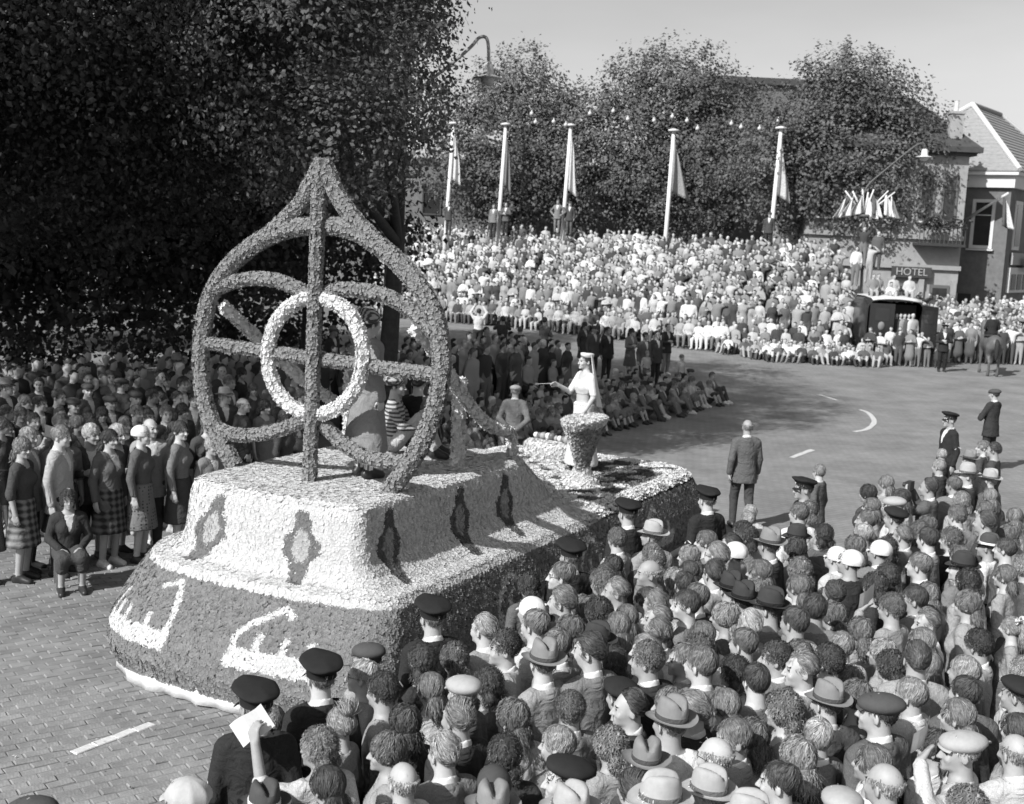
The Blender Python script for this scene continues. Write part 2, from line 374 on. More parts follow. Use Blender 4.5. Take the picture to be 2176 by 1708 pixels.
def emblem(x, y):
    m = (x > 0) & (x < 1.02) & (y > 0) & (y < .20)
    for a, b in zip([(.05, .15), (.05, .30), (.13, .40), (.42, .56)], [(.05, .30), (.13, .40), (.42, .56), (.52, .50)]): m |= in_seg(x, y, a, b, .036)
    for cx in (.30, .58, .84): m |= (np.abs(x - cx) < .045) & (y > .15) & (y < .34)
    return m
def emblem_m(x, y):
    m = (x > 0) & (x < .95) & (y > 0) & (y < .20)
    for a, b in zip([(.06, .15), (.90, .12), (.90, .35), (.72, .66)], [(.10, .42), (.90, .35), (.72, .66), (.58, .58)]): m |= in_seg(x, y, a, b, .034)
    for cx in (.22, .38, .66): m |= (np.abs(x - cx) < .038) & (y > .15) & (y < .34)
    return m
def on_emblem(P):
    z = P[:, 2]; s = np.where(P[:, 1] < 1.3, front_s(P), 9.); E_ = emblem((s - .34) / 1.0, (z - .46) / .86) | emblem_m((s + 1.52) / 1.22, (z - .44) / .80)
    for u0 in (1.6, 3.6, 5.6): E_ |= (np.abs(P[:, 0]) > 1.3) & (s > 5) & emblem(P[:, 1] - u0, z - .35)
    return E_
P, N = scatter(V, F, .027); m_ = ~on_emblem(P) & ~((P[:, 0] < -1.2) & (P[:, 1] > 1.6) & (rng.random(len(P)) < .55)); P, N = P[m_], N[m_]
P2, N2 = scatter(V, F, .0195); m_ = on_emblem(P2); P2, N2 = P2[m_], N2[m_]; EMB = np.r_[np.zeros(len(P), bool), np.ones(len(P2), bool)]; P = np.vstack([P, P2]); N = np.vstack([N, N2])
gcol = np.where(EMB, .56, .20); size = np.where(EMB, .030, .042)
flowers('flowers', P, N, size, gcol, skirt, tilt=.13, cup=.24)
# --- white cloth hem hanging below the skirt
hv = []; nn = 150; oo = outline(1.70, -.62, 8.26, 1.1, .7, .30); tt = np.linspace(0, len(oo), nn, endpoint=False)
R0 = np.array([oo[int(t) % len(oo)] * (1 - t % 1) + oo[(int(t) + 1) % len(oo)] * (t % 1) for t in tt]); cen = np.array([0, 4.])
wob = .012 * np.sin(np.arange(nn) * 1.9) + .01 * np.sin(np.arange(nn) * .83)
lev = []
for zz, k in ((.26, 0.), (.14, .01), (.03, .03)):
    d = R0 - cen; d /= np.linalg.norm(d, axis=1)[:, None]; lev.append((R0 + d * (wob[:, None] * (1 + 20 * k)), zz))
V, F = loft(lev); V[2 * nn:, 2] += .012 * np.sin(np.arange(nn) * .37); hem = fpart('hem_cloth', V, F, M_CLOTH_W)
md = hem.modifiers.new('t', 'SOLIDIFY'); md.thickness = .006

# --- pale upper tier, flaring out like a bell to the skirt top
TT = [(1.02, 1.63, -.16, 4.95, .85), (1.09, 1.57, -.12, 4.85, .8), (1.13, 1.42, -.05, 4.72, .75), (1.21, 1.27, .02, 4.55, .65), (1.33, 1.165, .05, 4.36, .5), (1.55, 1.115, .08, 4.12, .42), (1.74, 1.09, .11, 3.86, .38), (1.83, 1.06, .14, 3.78, .36), (1.86, 1.00, .20, 3.70, .34)]
lv = [(outline(wd, uf, ub, rf, .5, .12 + .1 * (z < 1.12)), z) for z, wd, uf, ub, rf in TT]
V, F = loft(lv, cap=True); tier = fpart('upper_tier', V, F, M_BASE_W)
P, N = scatter(V, F, .029)
# stepped lobes at the rear of the tier
g0 = np.full(len(P), .52)
def motif(x, y):
    """bud shape 0.34 wide, 0.66 tall; returns 0 outside, 1 dark, 2 pale heart"""
    wd = np.interp(y, [0, .06, .14, .26, .36, .46, .50, .56, .66], [0.06, .09, .10, .19, .20, .12, .09, .095, .06]); inside = (np.abs(x) < wd) & (y > 0) & (y < .66)
    h = np.interp(y, [.16, .22, .34, .46, .5], [0, .075, .10, .06, 0]); return np.where(inside, np.where(np.abs(x) < h, 2, 1), 0)
fs = np.where(P[:, 1] < .75, np.arctan2(P[:, 0], 1.1 - P[:, 1]) * 1.25, 9.)
for x0, tl in ((-.64, .15), (.52, .04)):
    k = motif(fs - x0 - (P[:, 2] - 1.4) * tl, P[:, 2] - 1.11); k[(P[:, 2] > 1.82)] = 0
    g0 = np.where(k == 1, .15, np.where(k == 2, .38, g0))
for sgn in (1, -1):
    for u0 in (.52, 1.86, 2.85):
        k = motif(P[:, 1] - u0 - (P[:, 2] - 1.5) * .2, (P[:, 2] - 1.12)); k[(P[:, 0] * sgn < .9) | ((fs < 5) & (P[:, 1] < .2)) | (P[:, 2] > 1.82)] = 0
        g0 = np.where(k == 1, .10, np.where(k == 2, .30, g0))
flowers('flowers', P, N, .045, g0, tier, tilt=.09, cup=.18, gvar=.06)
# carpet of dark flowers strewn on the tier's top behind the frame
# --- low deck behind, mosaic of dark and white flowers
lv = [(outline(1.625, 3.6, 8.34, .3, .74, 0), 1.035), (outline(1.56, 3.6, 8.28, .3, .7, 0), 1.09), (outline(1.4, 3.6, 8.12, .3, .6, 0), 1.10)]
V, F = loft(lv, cap=True); V[-1] = (0, 6.2, 1.10); deck = fpart('deck', V, F, M_BASE_D)
P, N = scatter(V, F, .038); P = P[P[:, 1] > 4.1]; N = np.tile([0, 0, 1.], (len(P), 1)); edge = (np.abs(P[:, 0]) > 1.33) | (P[:, 1] > 7.95)
ck = np.sin(P[:, 0] * 9.5 + .6 * np.sin(P[:, 1] * 3)) * np.sin(P[:, 1] * 9.0 + .7 * np.sin(P[:, 0] * 4)) + .55 * np.sin(P[:, 0] * 2.1 + P[:, 1] * 1.3)
gd = np.where(edge | (ck > -.05), .58, .13)
flowers('flowers', P, N, np.where(gd > .5, .052, .042), gd, deck, tilt=.3, cup=.55, lift=.4)
# --- stepped mounds between tier and deck
for (v0, u0, w0, l0, zt, nm) in ((0, 4.05, .92, .34, 1.72, 'step'), (0, 4.45, .98, .34, 1.46, 'step')):
    V = []; F = []; m = 14; L_ = 20
    for i in range(L_ + 1):
        v = -w0 + 2 * w0 * i / L_; e = math.sqrt(max(0., 1 - (abs(v) / w0) ** 6))
        for k in range(m + 1):
            a = math.pi * k / m; V.append((v, u0 - l0 * math.cos(a) * (.3 + .7 * e), 1.06 + (zt - 1.06) * math.sin(a) ** .5 * (.2 + .8 * e)))
    for i in range(L_):
        for k in range(m): F.append((i * (m + 1) + k, i * (m + 1) + k + 1, (i + 1) * (m + 1) + k + 1, (i + 1) * (m + 1) + k))
    st = fpart(nm, V, F, M_BASE_W); P, N = scatter(V, F, .046); N = np.where(N[:, 2:3] < 0, -N, N); flowers('flowers', P, N, .050, .56, st, tilt=.3, gvar=.06)

# --- openwork frame: all in the upright plane u = UR, from points traced on the frame
UR = .93
def onplane(px, py, u0=UR):
    d = ray(px, py); c = np.array([0, 0, CAM_H]); n = np.array([FA[0], FA[1], 0]); t = (u0 - ((c[:2] - FO) @ FA)) / (d @ n); q = c + t * d
    return float((q[:2] - FO) @ FR), float(q[2])
def ztr(L4, u0=UR):   # points in the 1.553x enlargement at (500,480)
    return [(v, u0, zz) for v, zz in (onplane((500 + x / 1.553) * .6764, (480 + y / 1.553) * .6764, u0) for x, y in L4)]
def flower_tube(name, pts, wd, dp, g, n=60, size=.036, spacing=.025, tilt=.26, parent=None, gvar=.10):
    C = smooth_path(pts, n); V, F = tube(C, 1.0, n=8, flat=(wd / 2 * .88, dp / 2 * .88), up=(0, 1, 0))
    o = fpart(name, V, F, M_BASE_D if g < .3 else M_BASE_W)
    P, N = scatter(V, F, spacing); flowers('flowers', P, N, size, g, o, tilt=tilt, cup=.42, lift=.18, gvar=gvar); return o
GD = .25
ringL = ztr([(372, 1535), (300, 1405), (252, 1300), (217, 1180), (203, 1000), (215, 850), (250, 700), (320, 580), (420, 480), (540, 405), (660, 365), (775, 355)])
ringR = ztr([(1120, 1655), (1200, 1545), (1265, 1440), (1322, 1320), (1357, 1200), (1375, 1080), (1375, 950), (1352, 820), (1306, 705), (1228, 600), (1130, 500), (1010, 410), (900, 365), (775, 355)])
flower_tube('outer_hoop', ringL + ringR[::-1][1:], .185, .20, GD, n=150)
flower_tube('spire_side', ztr([(520, 410), (600, 340), (690, 245), (735, 160), (770, 95), (795, 42)]), .15, .18, GD, n=30)
flower_tube('spire_side', ztr([(1050, 425), (975, 350), (900, 255), (852, 165), (822, 95), (800, 42)]), .15, .18, GD, n=30)
flower_tube('spire_tip', ztr([(780, 250), (785, 180), (792, 100), (800, 40)]), .19, .17, GD, n=20)
flower_tube('centre_post', ztr([(778, 230), (768, 500), (757, 800), (750, 1100), (742, 1350), (735, 1612)], UR - .10), .150, .15, GD, n=50)
flower_tube('cross_bar', ztr([(215, 925), (500, 965), (760, 1003), (1060, 1045), (1365, 1085)]), .145, .14, GD, n=50)
flower_tube('scroll', ztr([(275, 665), (370, 628), (470, 612), (570, 622), (660, 655), (745, 705)]), .155, .15, GD, n=30)
flower_tube('scroll', ztr([(765, 705), (850, 672), (950, 668), (1080, 690), (1180, 735), (1270, 800), (1345, 880)]), .155, .15, GD, n=36)
flower_tube('scroll', ztr([(238, 1320), (340, 1368), (450, 1378), (560, 1358), (660, 1325), (745, 1285)]), .145, .15, GD, n=30)
flower_tube('scroll', ztr([(750, 1290), (820, 1345), (900, 1420), (1000, 1478), (1110, 1505), (1260, 1505)]), .145, .15, GD, n=36)
hoop = [(757 + 233 * math.cos(a) + 6, 990 + 285 * math.sin(a)) for a in np.linspace(0, 2 * math.pi, 41)]
flower_tube('white_hoop', ztr(hoop, UR - .06), .135, .135, .60, n=80, size=.05, spacing=.034, tilt=.2, gvar=.04)
# swept arms from the hoop's shoulders back to the rear of the tier, and rear uprights
for pts in ([(1.05, .98, 3.55), (1.06, 1.45, 3.22), (1.0, 2.1, 2.72), (.93, 2.8, 2.34), (.86, 3.35, 2.2), (.82, 3.55, 2.1), (.82, 3.58, 1.86)],
            [(-1.45, .98, 3.60), (-1.34, 1.45, 3.22), (-1.22, 2.1, 2.72), (-1.12, 2.8, 2.34), (-1.05, 3.35, 2.2), (-1.02, 3.55, 2.1), (-1.02, 3.58, 1.86)]):
    flower_tube('side_arm', pts, .11, .12, .58, n=44, size=.058, spacing=.046, tilt=.4, gvar=.08)
for v0 in (.66, -.86):
    flower_tube('rear_post', [(v0, 2.55, 1.84), (v0 + .01, 2.55, 2.2), (v0, 2.55, 2.55), (v0 + .01, 2.55, 2.86)], .13, .13, .60, n=24, size=.062, spacing=.048, tilt=.4, gvar=.06)

# --- goblet and flower table standing on the deck
def flower_solid(root, name, prof, c, g, n=28, sx=1., sy=1., size=.046, spacing=.036, mat=None, gfun=None):
    mb = MB(); mb.lathe(prof, n=n, c=c, sx=sx, sy=sy); o = mb.build(name, mat or M_BASE_W, root, True)
    P, N = scatter(np.array(mb.V), mb.F, spacing); gg = g if gfun is None else gfun(P); flowers('flowers', P, N, size, gg, o, tilt=.26, cup=.45, gvar=.08); return o
def local_px(px, py, zz): q = atz(px, py, zz)[:2] - FO; return float(q @ FR), float(q @ FA)
gv, gu = local_px(1235, 1032, 1.10); gp = fw(gv, gu, 1.12)
GOB = empty('flower_goblet', tuple(gp), F_ANG); tag(GOB, 'big flower-covered goblet standing on the deck in front of the veiled woman', 'goblet')
flower_solid(GOB, 'foot', [(.02, .0), (.28, .0), (.24, .06), (.15, .14), (.11, .26), (.0, .27)], (0, 0, 0), .56, sx=.85)
flower_solid(GOB, 'bowl', [(.12, .18), (.15, .28), (.20, .40), (.28, .56), (.39, .74), (.48, .86), (.51, .92), (.42, .94), (.0, .91)], (0, 0, 0), .34, n=34, sx=.50, gfun=lambda P: np.where((P[:, 2] > .83) | (P[:, 0] < -.02), .52, .27))  # lit rim and left side paler, shaded face darker: light put into petal tone
tv, tu = local_px(1168, 972, 1.10); TBL = empty('flower_table', tuple(fw(tv, tu, 1.12)), F_ANG); tag(TBL, 'low flower-covered table with fruit on it left of the goblet', 'table')
flower_solid(TBL, 'table_body', [(.0, .0), (.42, .0), (.44, .08), (.42, .19), (.36, .23), (.0, .23)], (0, 0, 0), .56, sy=.62)
M_FRUIT = [grey('pale_fruit', .6, rough=.5), grey('dark_fruit', .12, rough=.4), grey('mid_fruit', .3, rough=.45)]
for k in range(9):
    x, y, r = -.30 + .075 * k, rng.uniform(-.12, .12), rng.uniform(.035, .06)
    mb = MB(); mb.lathe([(.001, -1), (.5, -.88), (.87, -.5), (1, 0), (.85, .55), (.45, .88), (.12, .93), (.1, .86), (.001, .84)], n=12)
    c = fw(tv, tu, 1.12); q = FR * x + FA * y
    fo = mb.build('fruit', M_FRUIT[k % 3], None, True, loc=(c[0] + q[0], c[1] + q[1], c[2] + .255 + r * .8), scale=(r, r, r * rng.uniform(.85, 1.3)), rot=(rng.uniform(-.4, .4), rng.uniform(-.4, .4), k))
    tag(fo, '%s round fruit on the low flower table, %s of nine along it' % (['pale', 'dark', 'mid-grey'][k % 3], ['first', 'second', 'third', 'fourth', 'fifth', 'sixth', 'seventh', 'eighth', 'last'][k]), 'fruit', 'fruit on the flower table')

# petals fallen on the road beside the float
n = 260; a = rng.uniform(0, 6.28, n); vv = rng.normal(-.3, 1.6, n); uu = rng.uniform(-2.6, 1.0, n); k = (uu < -1.05) | (np.abs(vv) > 2.0); vv, uu, a = vv[k], uu[k], a[k]; n = len(a)
PW = np.array([fw(v, u, .030) for v, u in zip(vv, uu)]); sz = rng.uniform(.008, .02, n)[:, None]; X = np.c_[np.cos(a), np.sin(a), rng.normal(0, .2, n)]; Y = np.c_[-np.sin(a), np.cos(a), rng.normal(0, .2, n)]
V = np.stack([PW - X * sz, PW - Y * sz * .5, PW + X * sz, PW + Y * sz * .5], 1).reshape(-1, 3); me = mesh_np('fallen_petals', V, np.arange(4 * n).reshape(-1, 4)); set_g(me, rng.choice([.55, .2, .08], n)); tag(obj('fallen_petals', me, M_FLOWER), 'loose petals fallen on the road beside the float', 'petals', kind='stuff')
# ------------------------------------------------------------------ people: bodies grown as one blended surface
def axis(lo, hi, coarse, fine, zones):
    xs = [lo]
    while xs[-1] < hi:
        x = xs[-1]; st = coarse
        for a, b in zones:
            if a - 1e-6 <= x < b: st = fine; break
        else:
            for a, b in zones:
                if x < a < x + coarse: st = max(fine, a - x)
        xs.append(x + st)
    return np.array(xs, np.float64)
def rotz(a): c, s = math.cos(a), math.sin(a); return np.array([[c, -s, 0], [s, c, 0], [0, 0, 1.]])
def rotx(a): c, s = math.cos(a), math.sin(a); return np.array([[1, 0, 0], [0, c, -s], [0, s, c.real]]) if False else np.array([[1, 0, 0], [0, c, -s], [0, s, c]])
def smin(a, b, k):
    if k <= 0: return np.minimum(a, b)
    h = np.clip(.5 + .5 * (b - a) / k, 0, 1); return b + (a - b) * h - k * h * (1 - h)
def field(prims, ax):
    xs, ys, zs = ax; V = np.full((len(xs), len(ys), len(zs)), .5)
    for p in prims:
        kind, op, k = p[0], p[1], p[2]
        if kind == 'cone':
            a, b, ra, rb = np.array(p[3], float), np.array(p[4], float), p[5], p[6]; R = max(ra, rb); lo = np.minimum(a, b) - R; hi = np.maximum(a, b) + R
        else:
            c, r, M = np.array(p[3], float), np.array(p[4], float), p[5]; e = np.sqrt(((M * r[None]) ** 2).sum(1)); lo, hi = c - e, c + e
        m = .06 + k; sl = tuple(slice(max(0, int(np.searchsorted(x, l - m)) - 1), int(np.searchsorted(x, h + m)) + 1) for x, l, h in zip(ax, lo, hi))
        X, Y, Z = xs[sl[0]][:, None, None], ys[sl[1]][None, :, None], zs[sl[2]][None, None, :]
        if X.size == 0 or Y.size == 0 or Z.size == 0: continue
        if kind == 'cone':
            d = b - a; dd = d @ d + 1e-9; t = np.clip(((X - a[0]) * d[0] + (Y - a[1]) * d[1] + (Z - a[2]) * d[2]) / dd, 0, 1)
            ey = p[7] if len(p) > 7 else 1.0
            D = np.sqrt((X - a[0] - t * d[0]) ** 2 + ((Y - a[1] - t * d[1]) / ey) ** 2 + (Z - a[2] - t * d[2]) ** 2) - (ra + (rb - ra) * t)
        else:
            x, y, z = X - c[0], Y - c[1], Z - c[2]
            q = [M[0, i] * x + M[1, i] * y + M[2, i] * z for i in range(3)]
            k0 = np.sqrt(sum((q[i] / r[i]) ** 2 for i in range(3))); k1 = np.sqrt(sum((q[i] / r[i] ** 2) ** 2 for i in range(3))) + 1e-9
            D = k0 * (k0 - 1) / k1
        if op == '+': V[sl] = smin(V[sl], D, k)
        else: V[sl] = -smin(-V[sl], D, k)
    return V
def surfnets(ax, V):
    xs, ys, zs = ax; S = V < 0; sh = tuple(n - 1 for n in V.shape); tot = sh[0] * sh[1] * sh[2]
    acc = np.zeros((tot, 3)); cnt = np.zeros(tot); quads = []
    for d in range(3):
        A = [slice(None)] * 3; B = [slice(None)] * 3; A[d] = slice(0, -1); B[d] = slice(1, None)
        sa, sb = S[tuple(A)], S[tuple(B)]; I = np.array(np.nonzero(sa != sb)).T
        va = V[tuple(A)][tuple(I.T)]; vb = V[tuple(B)][tuple(I.T)]; t = va / (va - vb)
        P = np.stack([ax[e][I[:, e]] for e in range(3)], 1); a_ = ax[d]; P[:, d] = a_[I[:, d]] * (1 - t) + a_[I[:, d] + 1] * t
        e1, e2 = (d + 1) % 3, (d + 2) % 3; ok = np.ones(len(I), bool)
        for e in (e1, e2): ok &= (I[:, e] > 0) & (I[:, e] < sh[e])
        I, P = I[ok], P[ok]; flip = sa[tuple(I.T)]; ids = []
        for o1, o2 in ((-1, -1), (0, -1), (0, 0), (-1, 0)):
            C = I.copy(); C[:, e1] += o1; C[:, e2] += o2; f = (C[:, 0] * sh[1] + C[:, 1]) * sh[2] + C[:, 2]
            for c in range(3): acc[:, c] += np.bincount(f, P[:, c], tot)
            cnt += np.bincount(f, minlength=tot); ids.append(f)
        q = np.stack(ids, 1); q[~flip] = q[~flip][:, ::-1]; quads.append(q)
    use = np.nonzero(cnt)[0]; mp = np.full(tot, -1, np.int64); mp[use] = np.arange(len(use))
    return acc[use] / cnt[use][:, None], mp[np.vstack(quads)]
TMP = bpy.data.scenes.new('tmp_decimate')
def decim(me, ratio):
    o = bpy.data.objects.new('tmp', me); TMP.collection.objects.link(o); md = o.modifiers.new('d', 'DECIMATE'); md.ratio = ratio
    vl = TMP.view_layers[0]; vl.update(); dg = vl.depsgraph; n = bpy.data.meshes.new_from_object(o.evaluated_get(dg)); nm = me.name
    bpy.data.objects.remove(o); bpy.data.meshes.remove(me); n.name = nm
    n.polygons.foreach_set('use_smooth', np.full(len(n.polygons), True, bool)); return n
I3 = np.eye(3)
PIV = np.array([0, .02, 1.545])                 # the head turns about this point
def head_prims(yaw=0., pitch=0., hs=1.0, female=False):
    R = rotz(yaw) @ rotx(pitch); L = []
    def t(p): return PIV + R @ ((np.array(p, float) - PIV) * hs)
    def el(op, k, c, r, M=None): L.append(('ell', op, k, t(c), np.array(r) * hs, R @ (I3 if M is None else M)))
    def co(op, k, a, b, ra, rb): L.append(('cone', op, k, t(a), t(b), ra * hs, rb * hs))
    el('+', .02, (0, .014, 1.664), (.0745, .0955, .088))
    el('+', .03, (0, -.030, 1.610), (.060, .066, .082))
    jw = .040 if female else .046
    el('+', .025, (0, -.042, 1.556), (jw, .045, .036)); co('+', .015, (-.008, -.082, 1.536), (.008, -.082, 1.536), .016, .016)
    co('+', .012, (-.030, -.084, 1.655), (.030, -.084, 1.655), .012, .012)
    for s in (-1, 1):
        el('-', .012, (s * .031, -.104, 1.634), (.017, .018, .013)); el('+', .004, (s * .031, -.078, 1.634), (.0125, .0125, .0125))
        el('+', .02, (s * .040, -.070, 1.597), (.020, .018, .018))
        el('+', .004, (s * .078, .012, 1.620), (.008, .021, .033), rotz(-s * .35) @ rotx(.15))
        el('-', .004, (s * .087, .006, 1.624), (.006, .010, .016))
    co('+', .008, (0, -.092, 1.642), (0, -.116, 1.598), .007, .011)
    for s in (-1, 1): el('+', .006, (s * .011, -.102, 1.596), (.008, .010, .007))
    co('+', .006, (-.018, -.090, 1.570), (.018, -.090, 1.570), .008, .008); co('+', .005, (-.015, -.089, 1.558), (.015, -.089, 1.558), .008, .008)
    co('-', .003, (-.022, -.102, 1.5645), (.022, -.102, 1.5645), .0035, .0035)
    nr = .050 if female else .058
    co('+', .025, t((0, .018, 1.58)) * 0 + np.array((0, .018, 1.58)), (0, .03, 1.42), nr, nr + .010)
    return L
def hand_prims(wr, d, nrm, side, curl=.5, grip=False):
    """wr wrist, d pointing direction, nrm palm normal, side: +1/-1 thumb side along cross"""
    d = np.array(d, float); d /= np.linalg.norm(d); nrm = np.array(nrm, float); nrm -= d * (nrm @ d); nrm /= np.linalg.norm(nrm)
    lat = np.cross(nrm, d) * side; wr = np.array(wr, float); L = []
    for i, o in enumerate((-.030, -.010, .010, .029)):
        kn = wr + d * (.088 - .006 * abs(i - 1.3)) + lat * o; L.append(('cone', '+', .012, wr + lat * o * .6 + d * .012, kn, .016, .0125))
        ln = (.038, .046, .043, .034)[i]; d1 = d * math.cos(curl) + nrm * math.sin(curl); d2 = d * math.cos(curl * 2.1) + nrm * math.sin(curl * 2.1)
        m = kn + d1 * ln; L.append(('cone', '+', .004, kn, m, .0105, .0095)); L.append(('cone', '+', .004, m, m + d2 * ln * .8, .0095, .0075))
    tb = wr + d * .03 - lat * .026; tm = tb + d * .03 - lat * .028 + nrm * .012; L.append(('cone', '+', .010, tb, tm, .0155, .012)); L.append(('cone', '+', .004, tm, tm + d * .030 - lat * .004 + nrm * .016, .0115, .009))
    return L
STAND = dict(shL=(.175, .02, 1.395), elL=(.232, .055, 1.125), wrL=(.240, -.005, .880), hdL=(0, -.12, -1), hnL=(-1, 0, 0),
             shR=(-.175, .02, 1.395), elR=(-.232, .055, 1.125), wrR=(-.240, -.005, .880), hdR=(0, -.12, -1), hnR=(1, 0, 0),
             hpL=(.092, .01, .93), knL=(.100, -.008, .50), anL=(.100, .030, .085), toL=(.118, -.115, .035),
             hpR=(-.092, .01, .93), knR=(-.100, -.008, .50), anR=(-.100, .030, .085), toR=(-.118, -.115, .035), dz=0.0, lean=0.0, curl=.4)
def pose(**k): d = dict(STAND); d.update(k); return d
POSES = dict(
    stand=STAND,
    shade=pose(elL=(.40, -.06, 1.42), wrL=(.215, -.16, 1.60), hdL=(-.80, .10, .35), hnL=(.1, .7, -.7), curl=.12),
    paper=pose(elL=(.235, -.03, 1.14), wrL=(.16, -.27, 1.22), hdL=(-.3, -.85, .45), hnL=(-.9, .3, .1), elR=(-.235, -.03, 1.14), wrR=(-.12, -.27, 1.20), hdR=(.4, -.85, .35), hnR=(.9, .3, .1), curl=.7),
    lift=pose(elL=(.33, -.10, 1.42), wrL=(.33, -.20, 1.68), hdL=(-.05, -.25, 1), hnL=(-.9, -.3, 0), curl=.75),
    camera=pose(elL=(.25, -.17, 1.33), wrL=(.10, -.24, 1.56), hdL=(-.5, -.2, .8), hnL=(-.5, .7, 0), elR=(-.25, -.17, 1.33), wrR=(-.10, -.24, 1.56), hdR=(.5, -.2, .8), hnR=(.5, .7, 0), curl=.7),
    arms_up=pose(elL=(.30, -.02, 1.60), wrL=(.16, -.10, 1.83), hdL=(-.4, -.1, .9), hnL=(-.3, -.8, 0), elR=(-.30, -.02, 1.60), wrR=(-.16, -.10, 1.83), hdR=(.4, -.1, .9), hnR=(.3, -.8, 0), curl=.6),
    akimbo=pose(elL=(.40, .12, 1.14), wrL=(.22, -.01, .98), hdL=(-.6, -.5, -.5), hnL=(-.5, .5, 0), elR=(-.40, .12, 1.14), wrR=(-.22, -.01, .98), hdR=(.6, -.5, -.5), hnR=(.5, .5, 0)),
    crossed=pose(elL=(.27, -.08, 1.14), wrL=(.03, -.22, 1.18), hdL=(-1, .05, .08), hnL=(0, 1, 0), elR=(-.27, -.08, 1.14), wrR=(-.03, -.20, 1.13), hdR=(1, .05, .05), hnR=(0, 1, 0)),
    behind=pose(elL=(.27, .12, 1.13), wrL=(.06, .19, .95), hdL=(-1, .05, -.2), hnL=(0, -1, 0), elR=(-.27, .12, 1.13), wrR=(-.06, .20, .93), hdR=(1, .05, -.2), hnR=(0, -1, 0)),
    lady=pose(elR=(-.245, -.10, 1.14), wrR=(-.20, -.33, 1.25), hdR=(.05, -.9, .35), hnR=(.6, .2, -.7), elL=(.26, .03, 1.12), wrL=(.30, -.12, .93), hdL=(.05, -.5, -.85), hnL=(-.6, -.5, 0), curl=.45),
    walk=pose(elL=(.24, .11, 1.14), wrL=(.25, .06, .90), elR=(-.235, -.01, 1.13), wrR=(-.245, -.10, .89), knL=(.10, -.12, .51), anL=(.10, -.10, .09), toL=(.11, -.24, .05), knR=(-.10, .02, .50), anR=(-.095, .24, .13), toR=(-.105, .12, .04)),
    sit=pose(dz=-.47, knL=(.12, -.40, .95), anL=(.13, -.36, .55), toL=(.14, -.51, .51), knR=(-.12, -.40, .95), anR=(-.13, -.36, .55), toR=(-.14, -.51, .51), hpL=(.10, .0, .94), hpR=(-.10, .0, .94),
             elL=(.25, -.03, 1.14), wrL=(.12, -.24, 1.03), hdL=(-.5, -.8, -.1), hnL=(-.2, 0, -1), elR=(-.25, -.03, 1.14), wrR=(-.12, -.24, 1.03), hdR=(.5, -.8, -.1), hnR=(.2, 0, -1)),
    ground=pose(dz=-.80, knL=(.14, -.32, 1.28), anL=(.12, -.52, .90), toL=(.13, -.66, .84), knR=(-.14, -.32, 1.28), anR=(-.12, -.52, .90), toR=(-.13, -.66, .84), hpL=(.10, .0, .94), hpR=(-.10, .0, .94),
                elL=(.25, -.13, 1.18), wrL=(.09, -.38, 1.17), hdL=(-.9, -.3, -.1), hnL=(0, .9, -.2), elR=(-.25, -.13, 1.18), wrR=(-.09, -.36, 1.14), hdR=(.9, -.3, -.1), hnR=(0, .9, -.2)),
)
def torso_prims(inf=0., female=False, k=.05):
    w = .93 if female else 1.0; L = []
    def e(c, r): L.append(('ell', '+', k, np.array(c), np.array(r) * [w, 1, 1] + inf, I3))
    e((0, .012, 1.27), (.172, .112, .185)); e((0, .006, 1.08), (.140 if female else .150, .100, .17)); e((0, .014, .945), (.168 if female else .160, .112, .115))
    L.append(('cone', '+', k, np.array((-.14 * w, .025, 1.405)), np.array((.14 * w, .025, 1.405)), .052 + inf, .052 + inf))
    for s in (-1, 1): L.append(('cone', '+', .04, np.array((0, .03, 1.455)), np.array((s * .13 * w, .025, 1.415)), .050 + inf * .7, .048 + inf))
    if female:
        for s in (-1, 1): L.append(('ell', '+', .05, np.array((s * .068, -.075, 1.265)), np.array((.060, .050, .062)) + inf, I3))
    return L
def arm_prims(P, inf=0., part=1.0):
    L = []
    for s in 'LR':
        a, b, c = (np.array(P[j + s], float) for j in ('sh', 'el', 'wr')); c2 = b + (c - b) * part
        L.append(('cone', '+', .03, a, b, .050 + inf, .040 + inf))
        if part > 0: L.append(('cone', '+', .02, b, c2, .040 + inf, .029 + (.011) * (1 - part) + inf * 1.15))
    return L
def leg_prims(P, inf=0., part=1.0):
    L = []
    for s in 'LR':
        a, b, c = (np.array(P[j + s], float) for j in ('hp', 'kn', 'an')); c2 = b + (c - b) * part
        L.append(('cone', '+', .04, a, b, .082 + inf, .056 + inf))
        if part > 0: L.append(('cone', '+', .02, b, c2, .056 + inf, .038 + .018 * (1 - part) + inf))
    return L
def foot_prims(P, inf=0.):
    L = []
    for s in 'LR':
        a, t = np.array(P['an' + s], float), np.array(P['to' + s], float); h = a + (a - t) * .25; h[2] = t[2] + .01
        L += [('cone', '+', .02, a, h, .042 + inf, .036 + inf), ('cone', '+', .02, h, t, .036 + inf, .032 + inf), ('cone', '+', .02, a, t, .040 + inf, .028 + inf)]
    return L
def bounds(prims, pad=.05):
    lo = np.full(3, 9.); hi = np.full(3, -9.)
    for p in prims:
        if p[1] != '+': continue
        if p[0] == 'cone': R = max(p[5], p[6]); pts = [np.array(p[3]) - R, np.array(p[3]) + R, np.array(p[4]) - R, np.array(p[4]) + R]
        else: R = max(p[4]); pts = [np.array(p[3]) - R, np.array(p[3]) + R]
        for q in pts: lo = np.minimum(lo, q); hi = np.maximum(hi, q)
    return lo - pad, hi + pad
